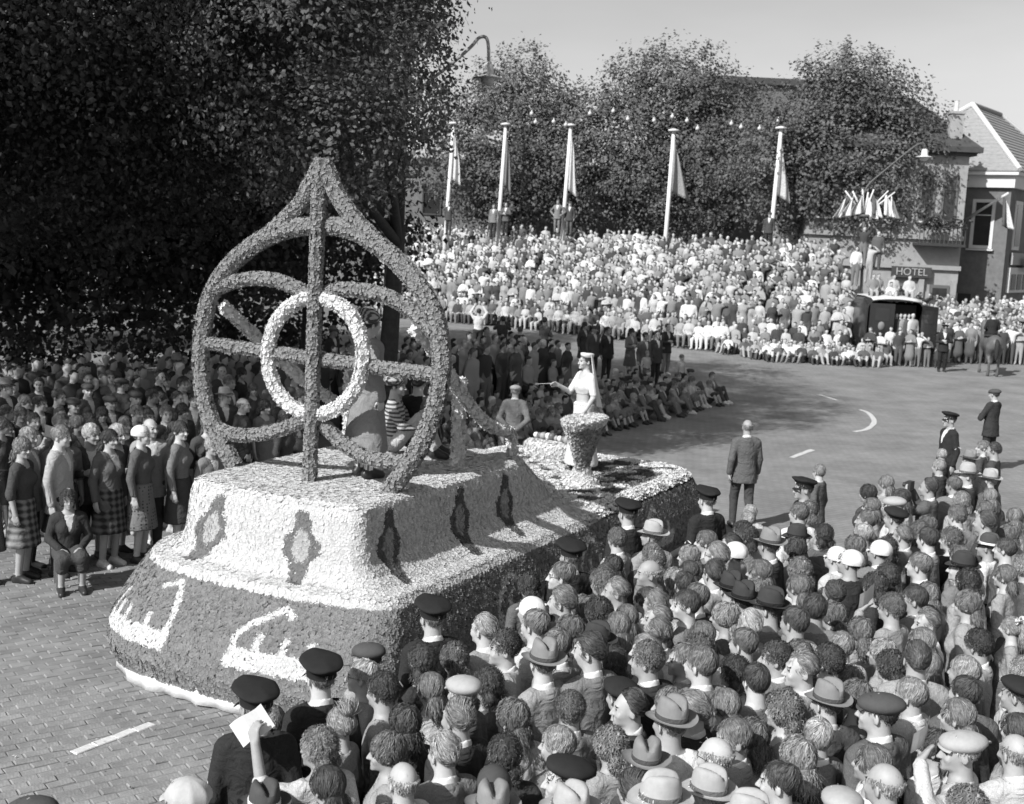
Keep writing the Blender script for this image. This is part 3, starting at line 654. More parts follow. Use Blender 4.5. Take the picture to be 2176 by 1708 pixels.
def build_surf(name, prims, coarse, fine=None, zones=((), (), ()), cuts=(), ratio=1.0):
    lo, hi = bounds(prims); ax = [axis(lo[i], hi[i], coarse, fine or coarse, zones[i]) for i in range(3)]
    V = field(prims, ax); X, Y, Z = ax[0][:, None, None], ax[1][None, :, None], ax[2][None, None, :]
    for f in cuts: V = np.maximum(V, f(X, Y, Z))
    for d in range(3):
        for e in (0, -1):
            sl = [slice(None)] * 3; sl[d] = e; V[tuple(sl)] = np.maximum(V[tuple(sl)], .01)
    P, Q = surfnets(ax, V); me = mesh_np(name, P, Q, True)
    return decim(me, ratio) if ratio < 1 else me
SKIN_M = [grey('skin_%d' % i, g, rough=.55, var=.08, scale=30, spec=.35, objvar=.08) for i, g in enumerate((.36, .42, .31))]
M_EYE = grey('eye_dark', .03, rough=.3); M_LIP = grey('lips', .20, rough=.5)
BODY = {}
def body_mesh(ps='stand', yaw=0., pitch=0., female=False, hs=1.0, hero=False, ratio=.2):
    key = (ps, round(yaw, 2), round(pitch, 2), female, hs, hero)
    if key in BODY: return BODY[key]
    P = POSES[ps] if isinstance(ps, str) else ps
    pr = torso_prims(0, female) + arm_prims(P) + leg_prims(P) + foot_prims(P)
    for s, sd in (('L', 1), ('R', -1)): pr += hand_prims(P['wr' + s], P['hd' + s], P['hn' + s], sd, P['curl'])
    pr += head_prims(yaw, pitch, hs, female)
    zx = [(-.115 * hs, .115 * hs)]; zy = [(-.155 * hs, .135 * hs)]; zz = [(1.50, 1.80 * hs)]
    for s in 'LR':
        q = np.array(P['wr' + s], float) + np.array(P['hd' + s], float) / np.linalg.norm(P['hd' + s]) * .08
        for z_, i, m in ((zx, 0, .085), (zy, 1, .085), (zz, 2, .10)): z_.append((q[i] - m, q[i] + m))
    me = build_surf('body', pr, .024, .0065 if hero else .0085, (zx, zy, zz), ratio=.5 if hero else ratio)
    # eyes, brows and lips are faces of their own colour
    R = rotz(yaw) @ rotx(pitch); n = len(me.polygons); c = np.zeros(n * 3); me.polygons.foreach_get('center', c)
    c = (((c.reshape(-1, 3) - PIV) @ R) / hs) + PIV; mi = np.zeros(n, np.int32)
    for s in (-1, 1):
        d = c - [s * .031, -.090, 1.634]; mi[(np.abs(d) / [.0125, .02, .0065]).max(1) < 1] = 1
        d = c - [s * .033, -.094, 1.656]; mi[(np.abs(d) / [.017, .02, .004]).max(1) < 1] = 1
    d = c - [0, -.098, 1.564]; mi[(np.abs(d) / [.020, .02, .0075]).max(1) < 1] = 2
    me.materials.append(SKIN_M[0]); me.materials.append(M_EYE); me.materials.append(M_LIP); me.polygons.foreach_set('material_index', mi)
    BODY[key] = me; return me
CLO = {}
def cloth_mesh(kind, ps='stand', female=False):
    key = (kind, ps if isinstance(ps, str) else id(ps), female)
    if key in CLO: return CLO[key]
    P = POSES[ps] if isinstance(ps, str) else ps; seated = P['dz'] < -.1; cuts = []; c, r = .020, .5
    def neckhole(z0, sl, rad=.088): return lambda X, Y, Z: -np.maximum(z0 + sl * (Y - .02) - Z + 0 * X, np.sqrt(X ** 2 + (Y - .03) ** 2) - rad + 0 * Z)
    neck = neckhole(1.455, .55); NK = [('cone', '+', .03, np.array((0, .034, 1.44)), np.array((0, .028, 1.475)), .098, .082)]
    if kind == 'jacket':
        pr = torso_prims(.016, female, .06) + arm_prims(P, .015, .90) + NK
        if not seated:
            pr += [('cone', '+', .05, np.array((0, .012, 1.06)), np.array((0, .014, .72)), .155, .222, .76)]; cuts.append(lambda X, Y, Z: .765 - Z + 0 * X + 0 * Y)
        else: cuts.append(lambda X, Y, Z: .90 - Z + 0 * X + 0 * Y)
        cuts += [neck, lambda X, Y, Z: -np.maximum(np.maximum(np.abs(X) - .062 * np.clip((Z - 1.22) / .24, 0, 1), Y + .03), 1.22 - Z)]
    elif kind == 'coat':
        pr = torso_prims(.022, female, .06) + arm_prims(P, .018, .92) + NK + [('cone', '+', .06, np.array((0, .015, .98)), np.array((0, .015, .42)), .175, .235, .78)]; cuts += [neck, lambda X, Y, Z: .46 - Z + 0 * X + 0 * Y]
    elif kind == 'robe':
        pr = torso_prims(.026, female, .06) + arm_prims(P, .03, .95) + NK + [('cone', '+', .06, np.array((0, .015, 1.0)), np.array((0, .02, .26)), .18, .29, .80)]; cuts += [neck, lambda X, Y, Z: .30 + .015 * np.sin(X * 30) - Z + 0 * Y]
    elif kind == 'gown':
        pr = [('ell', '+', .04, np.array((0, .014, .95)), np.array((.182, .128, .10)), I3), ('cone', '+', .06, np.array((0, .015, .95)), np.array((0, .02, .10)), .16, .30, .82)]; cuts += [lambda X, Y, Z: .06 - Z + 0 * Y + 0 * X, lambda X, Y, Z: Z - 1.02 + 0 * X + 0 * Y]
    elif kind == 'bodice':
        pr = torso_prims(.010, female, .05) + arm_prims(P, .014, .0); cuts += [neckhole(1.40, .9, .12), lambda X, Y, Z: 1.14 - Z + 0 * X + 0 * Y]
    elif kind == 'shirt':
        pr = torso_prims(.008, female, .05) + arm_prims(P, .008, .35)
        cuts += [lambda X, Y, Z: Z - (1.47 + .35 * (Y - .02) + 0 * X), lambda X, Y, Z: .93 - Z + 0 * X + 0 * Y]
    elif kind == 'longshirt':
        pr = torso_prims(.012, female, .05) + arm_prims(P, .012, .92); cuts += [neck, lambda X, Y, Z: .90 - Z + 0 * X + 0 * Y]
    elif kind == 'blouse':
        pr = torso_prims(.012, female, .05) + arm_prims(P, .016, .15); cuts += [neckhole(1.45, .8, .10), lambda X, Y, Z: .93 - Z + 0 * X + 0 * Y]
    elif kind == 'collar':
        pr = [('cone', '+', .0, np.array((0, .030, 1.43)), np.array((0, .022, 1.54)), .080, .066)]
        cuts += [lambda X, Y, Z: Z - (1.500 + .45 * (Y - .02) + 0 * X), lambda X, Y, Z: 1.43 + .3 * (Y - .02) - Z + 0 * X]; c, r = .011, 1.0
    elif kind == 'trousers':
        pr = leg_prims(P, .015) + [('ell', '+', .05, np.array((0, .014, .945)), np.array((.176, .128, .115)), I3)]; cuts += [lambda X, Y, Z: np.where(Y > -.13, Z - 1.03, -1.) + 0 * X]
    elif kind == 'shorts':
        pr = leg_prims(P, .026, 0.) + [('ell', '+', .05, np.array((0, .014, .945)), np.array((.176, .128, .115)), I3)]; cuts += [lambda X, Y, Z: np.where(Y > -.13, Z - 1.03, -1.) + 0 * X]
    elif kind == 'skirt':
        if seated: pr = leg_prims(P, .035, .3) + [('ell', '+', .05, np.array((0, .014, .945)), np.array((.176, .128, .115)), I3), ('cone', '+', .05, np.array(P['knL']), np.array(P['knR']), .07, .07)]
        else:
            pr = [('ell', '+', .05, np.array((0, .014, .95)), np.array((.190, .135, .14)), I3), ('cone', '+', .05, np.array((0, .012, 1.0)), np.array((0, .012, .40)), .165, .26, .80)]; cuts += [lambda X, Y, Z: .46 + .006 * np.sin(X * 60) - Z + 0 * Y, lambda X, Y, Z: Z - 1.04 + 0 * X + 0 * Y]
    elif kind in ('shoeL', 'shoeR'):
        pr = foot_prims(P, .008); pr = pr[:3] if kind == 'shoeL' else pr[3:]; c, r = .016, .7
    me = build_surf('shoe' if kind[:4] == 'shoe' else kind, pr, c, cuts=cuts, ratio=r); CLO[key] = me
    me.materials.append(grey('cloth_mid', .2)); return me

# ------------------------------------------------------------------ hair: a shell with combed or curled locks
CRC = np.array([0, .014, 1.664]) - PIV; CRR = np.array([.0745, .0955, .088])
HL_Y = [-.11, -.075, -.045, -.02, .02, .055, .10]
HAIRLINE = dict(short=[.045, .040, .015, -.012, -.028, -.062, -.070], bald=[.2, .2, .2, .03, -.02, -.035, -.03], long=[.045, .040, .010, -.035, -.075, -.10, -.115], boy=[.030, .028, .012, -.015, -.03, -.055, -.06], recede=[.08, .075, .045, -.005, -.028, -.062, -.070])
def hair_mesh(name, line, thick, curl=0., n=1000, length=.07, wid=.0042, comb=(0, .6, -.5), whorl=(.02, .55, .85), extra=(), seed=0, puff=0., top=9.):
    r_ = np.random.default_rng(seed); hl = HAIRLINE[line]
    pr = [('ell', '+', 0, CRC + [0, .003, .004], CRR + thick, I3)]
    for c, r in extra: pr.append(('ell', '+', .02, np.array(c), np.array(r), I3))
    low = [e for e in extra]
    def cut(X, Y, Z):
        f = np.interp(Y - CRC[1], HL_Y, hl); d = f - (Z - CRC[2]) + 0 * X
        if low:
            k = np.ones_like(d) * 9
            for c, r in extra: k = np.minimum(k, np.sqrt(((X - c[0]) / r[0]) ** 2 + ((Y - c[1]) / r[1]) ** 2 + ((Z - c[2]) / r[2]) ** 2) - 1.15)
            d = np.minimum(d, k * .05)
        return np.maximum(d, (Z - CRC[2]) - top + 0 * d) * .8
    lo, hi = bounds(pr, .03); ax = [axis(lo[i], hi[i], .009, .009, ()) for i in range(3)]; V = field(pr, ax); X, Y, Z = ax[0][:, None, None], ax[1][None, :, None], ax[2][None, None, :]
    V = np.maximum(V, cut(X, Y, Z)); P, Q = surfnets(ax, V)
    d = P - CRC; d /= np.linalg.norm(d, axis=1)[:, None] + 1e-9
    P = P + d * (np.sin(P @ [90, 40, 70]) * np.sin(P @ [-50, 80, 60] + seed))[:, None] * (.002 + .004 * (curl > 0))
    Vs = [P]; Fs = [np.vstack([Q[:, [0, 1, 2]], Q[:, [0, 2, 3]]])]; nb = len(P)
    # locks start on the shell and follow a flow away from the whorl
    T, a, b, c, N, A = tri_arrays(P, Q); up = (N @ [0, 0, 1] > -.75); w = A * up; idx = r_.choice(len(A), n, p=w / w.sum()); r1, r2 = np.sqrt(r_.random(n)), r_.random(n)
    p = a[idx] * (1 - r1)[:, None] + b[idx] * (r1 * (1 - r2))[:, None] + c[idx] * (r1 * r2)[:, None]; nm = N[idx]
    W = CRC + np.array(whorl) * (CRR + thick); K = 6 if curl else 4; L_ = length * r_.uniform(.6, 1.3, n); path = []; ph = r_.random(n) * 6.28; sw = np.where(r_.random(n) < .5, 1, -1); tv = r_.normal(0, .2, (n, 3)); tw = r_.normal(0, .34, n); lf = r_.uniform(.001, .009, n) * (1 + 60 * puff)
    sz = CRR + thick
    ka, kb = r_.normal(0, 1, (2, 3)); ka *= 62 / np.linalg.norm(ka); kb *= 48 / np.linalg.norm(kb); clump = np.sin(p @ ka + seed) * np.cos(p @ kb + 2 * seed) * .6 + .4 * np.sin(p @ (ka + kb) * .6 + 1.3 * seed); lf = lf + .010 * np.clip(clump, -.1, 1)
    for k in range(K):
        q = (p - CRC) / sz; onS = np.linalg.norm(q, axis=1); nn_ = q / sz; nn_ /= np.linalg.norm(nn_, axis=1)[:, None]
        if extra: m = onS > 1.12; nn_[m] = nm[m]
        fl = (p - W); fl /= np.linalg.norm(fl, axis=1)[:, None] + 1e-6; fl = fl + np.array(comb) + tv; fl[:, 2] -= .15; fl += np.cross(fl, nn_) * (.75 * clump)[:, None]
        fl -= nn_ * (fl * nn_).sum(1)[:, None]; fl /= np.linalg.norm(fl, axis=1)[:, None] + 1e-6; side = np.cross(fl, nn_); side = side * np.cos(tw)[:, None] + nn_ * np.sin(tw)[:, None]
        off = .001 + lf * math.sin(math.pi * (k + .6) / (K + .4))
        x = p + nn_ * off[:, None]
        if curl: aa = ph + sw * k * 1.9; x = p + nn_ * (.006 + curl * (1 + np.cos(aa)))[:, None] + side * (curl * np.sin(aa))[:, None]
        path.append((x, side)); p = p + fl * (L_ / K)[:, None]
        q = (p - CRC) / sz; on = np.linalg.norm(q, axis=1); m = on < 1.12; p[m] = CRC + q[m] / on[m][:, None] * sz
    wd = wid * r_.uniform(.6, 1.4, n); tp = np.linspace(1, .35, K)
    for k, (x, sd_) in enumerate(path): Vs += [x - sd_ * (wd * tp[k] / 2)[:, None], x + sd_ * (wd * tp[k] / 2)[:, None]]
    for k in range(K - 1):
        i0 = nb + 2 * k * n + np.arange(n); i1 = i0 + n; j0 = i0 + 2 * n; j1 = j0 + n
        Fs += [np.stack([i0, i1, j1], 1), np.stack([i0, j1, j0], 1)]
    FF = np.vstack(Fs); me = mesh_np(name, np.vstack(Vs), FF, True); sg = np.exp(r_.normal(0, .22, n) + .35 * clump); set_g(me, np.r_[np.full(2 * len(Q), .6), np.tile(np.r_[sg, sg], K - 1)]); return me
def hair_mat(name, g, rough=.6):
    m = bpy.data.materials.new(name); m.use_nodes = True; nt = m.node_tree; p = nt.nodes['Principled BSDF']; p.inputs['Roughness'].default_value = rough; p.inputs['Specular IOR Level'].default_value = .3
    tc = node(nt, 'ShaderNodeTexCoord'); nz = node(nt, 'ShaderNodeTexNoise'); nz.inputs['Scale'].default_value = 90; nz.inputs['Detail'].default_value = 3
    mp = node(nt, 'ShaderNodeMapping'); mp.inputs['Scale'].default_value = (1, .25, .35); nt.links.new(tc.outputs['Object'], mp.inputs[0]); nt.links.new(mp.outputs[0], nz.inputs['Vector'])
    oi = node(nt, 'ShaderNodeObjectInfo'); mr = node(nt, 'ShaderNodeMapRange'); mr.inputs[1].default_value = .3; mr.inputs[2].default_value = .7; mr.inputs[3].default_value = g * .6; mr.inputs[4].default_value = g * 1.4
    nt.links.new(nz.outputs['Fac'], mr.inputs[0]); m2 = node(nt, 'ShaderNodeMapRange'); m2.inputs[3].default_value = .8; m2.inputs[4].default_value = 1.25; nt.links.new(oi.outputs['Random'], m2.inputs[0])
    mu = node(nt, 'ShaderNodeMath', operation='MULTIPLY'); nt.links.new(mr.outputs[0], mu.inputs[0]); nt.links.new(m2.outputs[0], mu.inputs[1]); at = node(nt, 'ShaderNodeAttribute'); at.attribute_name = 'g'; m3 = node(nt, 'ShaderNodeMath', operation='MULTIPLY'); nt.links.new(mu.outputs[0], m3.inputs[0]); nt.links.new(at.outputs['Fac'], m3.inputs[1]); nt.links.new(m3.outputs[0], p.inputs['Base Color'])
    return m
HAIR_M = dict(dark=hair_mat('dark_hair', .055), brown=hair_mat('brown_hair', .14), fair=hair_mat('fair_hair', .22), blond=hair_mat('blond_hair', .31), grey=hair_mat('grey_hair', .30))
HAIR = dict(
    short=[hair_mesh('hair', 'short', .006, seed=1), hair_mesh('hair', 'short', .008, comb=(.4, .5, -.3), whorl=(-.3, .4, .8), seed=2), hair_mesh('hair', 'recede', .007, comb=(-.3, .8, -.1), whorl=(.5, -.5, .75), seed=3)],
    slick=[hair_mesh('hair', 'short', .009, comb=(0, 1.6, -.3), whorl=(0, -.95, .5), length=.10, wid=.005, seed=4), hair_mesh('hair', 'recede', .008, comb=(.5, 1.4, -.2), whorl=(-.4, -.9, .5), length=.10, wid=.005, seed=5)],
    crop=[hair_mesh('hair', 'short', .008, curl=.004, n=800, length=.035, wid=.006, seed=6), hair_mesh('hair', 'boy', .011, curl=.005, n=800, length=.04, wid=.0045, seed=7)],
    boy=[hair_mesh('hair', 'boy', .008, comb=(.2, 0, -.4), whorl=(.25, .5, .8), length=.09, wid=.0045, seed=8), hair_mesh('hair', 'boy', .008, comb=(-.4, 0, -.4), whorl=(-.25, .6, .7), length=.09, wid=.0045, seed=9)],
    bald=[hair_mesh('hair', 'short', .007, n=300, length=.03, wid=.005, seed=10, top=.012)],
    under=[hair_mesh('hair', 'short', .008, n=320, length=.035, wid=.005, seed=17, top=.035)],
    curly=[hair_mesh('hair', 'long', .018, curl=.008, n=900, length=.06, wid=.0065, extra=[((0, .075, .03), (.080, .05, .075))], seed=11), hair_mesh('hair', 'long', .015, curl=.007, n=900, length=.05, wid=.005, extra=[((.05, .05, .02), (.045, .055, .06)), ((-.05, .05, .02), (.045, .055, .06))], seed=12)],
    wavy=[hair_mesh('hair', 'long', .013, curl=.004, n=1000, length=.11, wid=.006, comb=(0, .4, -.9), extra=[((0, .075, .01), (.075, .045, .085))], seed=13), hair_mesh('hair', 'long', .012, n=1100, length=.12, wid=.005, comb=(.2, .3, -1.0), whorl=(.2, -.3, .95), extra=[((0, .07, .0), (.078, .05, .095))], seed=14)],
    bun=[hair_mesh('hair', 'short', .009, comb=(0, -.6, 1.0), whorl=(0, .5, -.9), length=.10, wid=.005, extra=[((0, .055, .225), (.050, .050, .036))], seed=15)],
    tail=[hair_mesh('hair', 'long', .009, comb=(0, .6, -.8), whorl=(0, -.5, .85), length=.12, wid=.005, extra=[((0, .115, .06), (.034, .032, .11))], seed=16)],
)
for L_ in HAIR.values():
    for m_ in L_: m_.materials.append(HAIR_M['dark'])
# ------------------------------------------------------------------ hats, things in hands (all in head space: origin at the neck pivot, face towards -y)
def grid_mesh(name, fn, nu, nv, closed_u=True, smooth=True):
    V = [fn(i, j) for i in range(nu) for j in range(nv)]; F = []
    for i in range(nu if closed_u else nu - 1):
        k = (i + 1) % nu
        for j in range(nv - 1): F.append((i * nv + j, k * nv + j, k * nv + j + 1, i * nv + j + 1))
    return mesh_np(name, V, np.array(F), smooth)
def fedora(wide=1.0, dent=1.0):
    n = 32
    lev = [('b', 1.0, .004), ('b', .72, -.004), ('b', .40, 0.), ('b', .10, .001), ('s', 1.0, .008), ('s', .985, .045), ('s', .95, .082), ('s', .90, .108), ('s', .81, .122), ('s', .62, .127), ('s', .42, .128), ('s', .2, .127), ('s', .0, .126)]
    def fn(i, j):
        a = 2 * math.pi * i / n; x, y = math.sin(a), -math.cos(a); k, r, dz = lev[j]
        if k == 'b':
            X, Y = x * (.088 + .062 * r * wide), y * (.106 + .055 * r * wide); return (X, Y, .128 + dz + .020 * r * abs(x) ** 1.5 - .012 * r * max(0, -y))
        pinch = 1 - .34 * dent * max(0, -y) * min(1, max(0, (dz - .03) / .06)); X, Y = x * .088 * r * pinch, y * .106 * r
        return (X, Y, .128 + dz + .016 * (Y > 0) * 0 - .050 * dent * math.exp(-(X / .020) ** 2) * (dz > .1) + .10 * Y * (dz > .06) * 0 + .008 * (dz > .06) * abs(x))
    return grid_mesh('hat', fn, n, len(lev))
def hat_band(r=1.02, z0=.131, z1=.160, sx=.088, sy=.106):
    mb = MB(); mb.lathe([(r, z0), (r + .02, z0 + .003), (r + .01, z1), (r - .05, z1 + .001)], n=28, sx=sx, sy=sy); return mb.mesh('hat_band', True)
def ell_mesh(name, c, r, n=20, m=10, tilt=0., z0=-1., wob=0., seed=0):
    r_ = np.random.default_rng(seed)
    def fn(i, j):
        a = 2 * math.pi * i / n; b = math.asin(z0) + (math.pi / 2 - math.asin(z0)) * j / (m - 1); w_ = 1 + wob * math.sin(a * 5 + seed) * math.cos(b)
        p = np.array([math.cos(a) * math.cos(b) * r[0] * w_, math.sin(a) * math.cos(b) * r[1] * w_, math.sin(b) * r[2]]); return tuple(np.array(c) + rotx(tilt) @ p)
    return grid_mesh(name, fn, n, m)
def beret(seed=0): return ell_mesh('hat', (.012, .012, .172), (.128, .142, .048), tilt=-.18, wob=.03, seed=seed)
def join(name, meshes, smooth=True):
    mb = MB()
    for m in meshes: mb.add([v.co[:] for v in m.vertices], [list(p.vertices) for p in m.polygons])
    return mb.mesh(name, smooth)
def visor(w=.075, out=.055, z=.118, drop=.022, y0=-.072):
    n = 10
    V = []; F = []
    for i in range(n + 1):
        a = -1.15 + 2.3 * i / n; x = math.sin(a)
        for k, (o, zz) in enumerate(((0, 0), (out * .6, -drop * .45), (out, -drop), (out, -drop - .004), (0, -.006))):
            V.append((x * (w + o * .45), y0 + .035 * (1 - math.cos(a)) - o * math.cos(a) ** .7, z + zz - .006 * abs(x)))
    for i in range(n):
        for k in range(4): F.append((i * 5 + k, (i + 1) * 5 + k, (i + 1) * 5 + k + 1, i * 5 + k + 1))
    return mesh_np('visor', V, np.array(F), True)
def flat_cap():
    a = ell_mesh('c', (0, -.002, .150), (.108, .138, .058), tilt=.10, wob=.02); return join('hat', [a, visor(.07, .05, .128, .012, -.090)])
def panel_cap():
    n, m = 48, 9
    def fn(i, j):
        a = 2 * math.pi * i / n; b = -.15 + (math.pi / 2 + .15) * j / (m - 1); w_ = 1 - .085 * abs(math.sin(a * 4)); return (math.cos(a) * math.cos(b) * .112 * w_, .008 + math.sin(a) * math.cos(b) * .128 * w_, .125 + math.sin(b) * .092)
    return join('hat', [grid_mesh('c', fn, n, m), visor(.075, .055, .122, .015, -.088)])
def soft_cap():
    n, m = 32, 9
    def fn(i, j):
        a = 2 * math.pi * i / n; b = -.35 + (math.pi / 2 + .35) * j / (m - 1); w_ = 1 + .025 * math.sin(a * 7) * math.cos(b); return (math.cos(a) * math.cos(b) * .098 * w_, .012 + math.sin(a) * math.cos(b) * .114 * w_, .120 + math.sin(b) * .098)
    return join('hat', [grid_mesh('c', fn, n, m), visor(.07, .05, .118, .016, -.082)])
def police_crown():
    n = 36; lev = [(1.0, .112), (1.0, .150), (1.12, .166), (1.40, .196), (1.46, .206), (1.40, .216), (1.1, .224), (.6, .229), (.2, .231), (0, .231)]
    def fn(i, j):
        a = 2 * math.pi * i / n; r, z = lev[j]; x, y = math.cos(a) * .092 * r, math.sin(a) * .104 * r
        return (x, y - .012 * (z > .16), z + (-.16 * y if z > .16 else 0) - .012 * (z > .19) * (abs(math.sin(2 * a))) * (r > 1))
    return grid_mesh('hat', fn, n, len(lev))
def cloche(): return ell_mesh('hat', (0, .01, .118), (.100, .118, .105), z0=-.25, wob=.02)
def pillbox_flower(): return ell_mesh('hat', (0, .02, .175), (.085, .085, .05), z0=-.6, tilt=-.3)
def bow_mesh():
    mb = MB()
    for s in (-1, 1):
        for up, sc in ((.35, 1.0), (-.5, .7)):
            pts = smooth_path([(0, 0, 0), (s * .035, -.012, .028 * up + .01), (s * .065 * sc + s * .01, 0, .05 * up), (s * .045, .012, .015 * up - .005), (0, 0, 0)], 12)
            V, F = tube(pts, .017 * sc, n=6, flat=(1.0, .22)); mb.add(V, F)
    mb.lathe([(.001, -.012), (.011, -.006), (.011, .006), (.001, .012)], n=8); return mb.mesh('bow', True)
def sheet_mesh(w_=.21, h_=.15, fold=.02, seed=0):
    r_ = np.random.default_rng(seed); n, m = 6, 5; V = []; F = []
    for s in (0, 1):
        for i in range(n):
            for j in range(m):
                x, y = (i / (n - 1) - .5) * w_, (j / (m - 1) - .5) * h_; V.append((x, -fold * abs(x) * 6 + .01 * math.sin(x * 25 + seed) + s * .0025, y + .006 * math.sin(x * 30 + seed)))
    k = n * m
    for i in range(n - 1):
        for j in range(m - 1):
            a = i * m + j; F += [(a, a + 1, a + m + 1, a + m), (k + a, k + a + m, k + a + m + 1, k + a + 1)]
    return mesh_np('programme', V, np.array(F))
HATM = dict(fedora=fedora(), fedora2=fedora(1.12, .8), beret=beret(1), flat=flat_cap(), panel=panel_cap(), soft=soft_cap(), crown=police_crown(), cloche=cloche(), pill=pillbox_flower(), bow=bow_mesh(), band=hat_band(), visor=visor(.074, .062, .122, .034, -.086))
GLASSES = MB()
for s_ in (-1, 1):
    GLASSES.tube([(s_ * .032 + .020 * math.cos(a), -.104, .089 + .018 * math.sin(a)) for a in np.linspace(0, 6.28, 13)], .0022, n=4); GLASSES.tube([(s_ * .052, -.100, .092), (s_ * .080, -.03, .094), (s_ * .083, .02, .09)], .002, n=4)
GLASSES.tube([(-.012, -.108, .092), (.012, -.108, .092)], .002, n=4); M_GLASSES = GLASSES.mesh('glasses')
def felt(g): return grey('felt_%03d' % int(g * 1000), g, rough=.95, var=.1, scale=25, spec=.1, bump=.12, bscale=120)
FAB = {}
def fabric(g, pat=None):
    key = (round(g, 3), pat)
    if key in FAB: return FAB[key]
    m = bpy.data.materials.new('fabric_%03d%s' % (int(g * 1000), pat or '')); m.use_nodes = True; nt = m.node_tree; p = nt.nodes['Principled BSDF']; p.inputs['Roughness'].default_value = .9; p.inputs['Specular IOR Level'].default_value = .15
    tc = node(nt, 'ShaderNodeTexCoord'); nz = node(nt, 'ShaderNodeTexNoise'); nz.inputs['Scale'].default_value = 160; nz.inputs['Detail'].default_value = 2; nt.links.new(tc.outputs['Object'], nz.inputs['Vector'])
    mr = node(nt, 'ShaderNodeMapRange'); mr.inputs[1].default_value = .3; mr.inputs[2].default_value = .7; mr.inputs[3].default_value = g * .8; mr.inputs[4].default_value = g * 1.2; nt.links.new(nz.outputs['Fac'], mr.inputs[0]); src = mr.outputs[0]
    if pat == 'dots':
        vo = node(nt, 'ShaderNodeTexVoronoi'); vo.inputs['Scale'].default_value = 24; vo.inputs['Randomness'].default_value = .15; nt.links.new(tc.outputs['Object'], vo.inputs['Vector'])
        th = node(nt, 'ShaderNodeMapRange'); th.inputs[1].default_value = .26; th.inputs[2].default_value = .34; th.inputs[3].default_value = g * .3; th.inputs[4].default_value = g; nt.links.new(vo.outputs['Distance'], th.inputs[0]); src = th.outputs[0]
    elif pat in ('plaid', 'stripes', 'hstripes'):
        sx = node(nt, 'ShaderNodeSeparateXYZ'); nt.links.new(tc.outputs['Object'], sx.inputs[0])
        def wv(o, f):
            a = node(nt, 'ShaderNodeMath', operation='MULTIPLY'); a.inputs[1].default_value = f; nt.links.new(o, a.inputs[0]); b = node(nt, 'ShaderNodeMath', operation='SINE'); nt.links.new(a.outputs[0], b.inputs[0]); return b.outputs[0]
        if pat == 'plaid':
            ad = node(nt, 'ShaderNodeMath', operation='ADD'); nt.links.new(wv(sx.outputs['X'], 75), ad.inputs[0]); nt.links.new(wv(sx.outputs['Z'], 75), ad.inputs[1]); o = ad.outputs[0]; lo, hi = -1, 1.4
        else: o = wv(sx.outputs['X' if pat == 'stripes' else 'Z'], 190 if pat == 'stripes' else 130); lo, hi = -.2, .2
        th = node(nt, 'ShaderNodeMapRange'); th.inputs[1].default_value = lo; th.inputs[2].default_value = hi; th.inputs[3].default_value = g * .25; th.inputs[4].default_value = g * 1.3; nt.links.new(o, th.inputs[0]); src = th.outputs[0]
    nt.links.new(src, p.inputs['Base Color'])
    n2 = node(nt, 'ShaderNodeTexNoise'); n2.inputs['Scale'].default_value = 7; n2.inputs['Detail'].default_value = 4; n2.inputs['Distortion'].default_value = 1.2; nt.links.new(tc.outputs['Object'], n2.inputs['Vector'])
    bp = node(nt, 'ShaderNodeBump'); bp.inputs['Strength'].default_value = .85; bp.inputs['Distance'].default_value = .045; nt.links.new(n2.outputs['Fac'], bp.inputs['Height']); nt.links.new(bp.outputs[0], p.inputs['Normal'])
    FAB[key] = m; return m
TONE = {.035: 'black', .06: 'very dark', .10: 'dark grey', .17: 'grey', .28: 'light grey', .45: 'pale', .70: 'white'}
M_POL = fabric(.025); M_STRAW = grey('white_cap_cloth', .6, rough=.9, var=.05, bump=.2, bscale=40)
M_BRASS = grey('polished_button', .6, rough=.25, metallic=.8); M_PEAK = grey('black_peak', .02, rough=.25, spec=.6); M_SHEET = grey('printed_paper', .62, rough=.8, var=.06, scale=40); M_SHOE = grey('shoe_leather', .03, rough=.4)
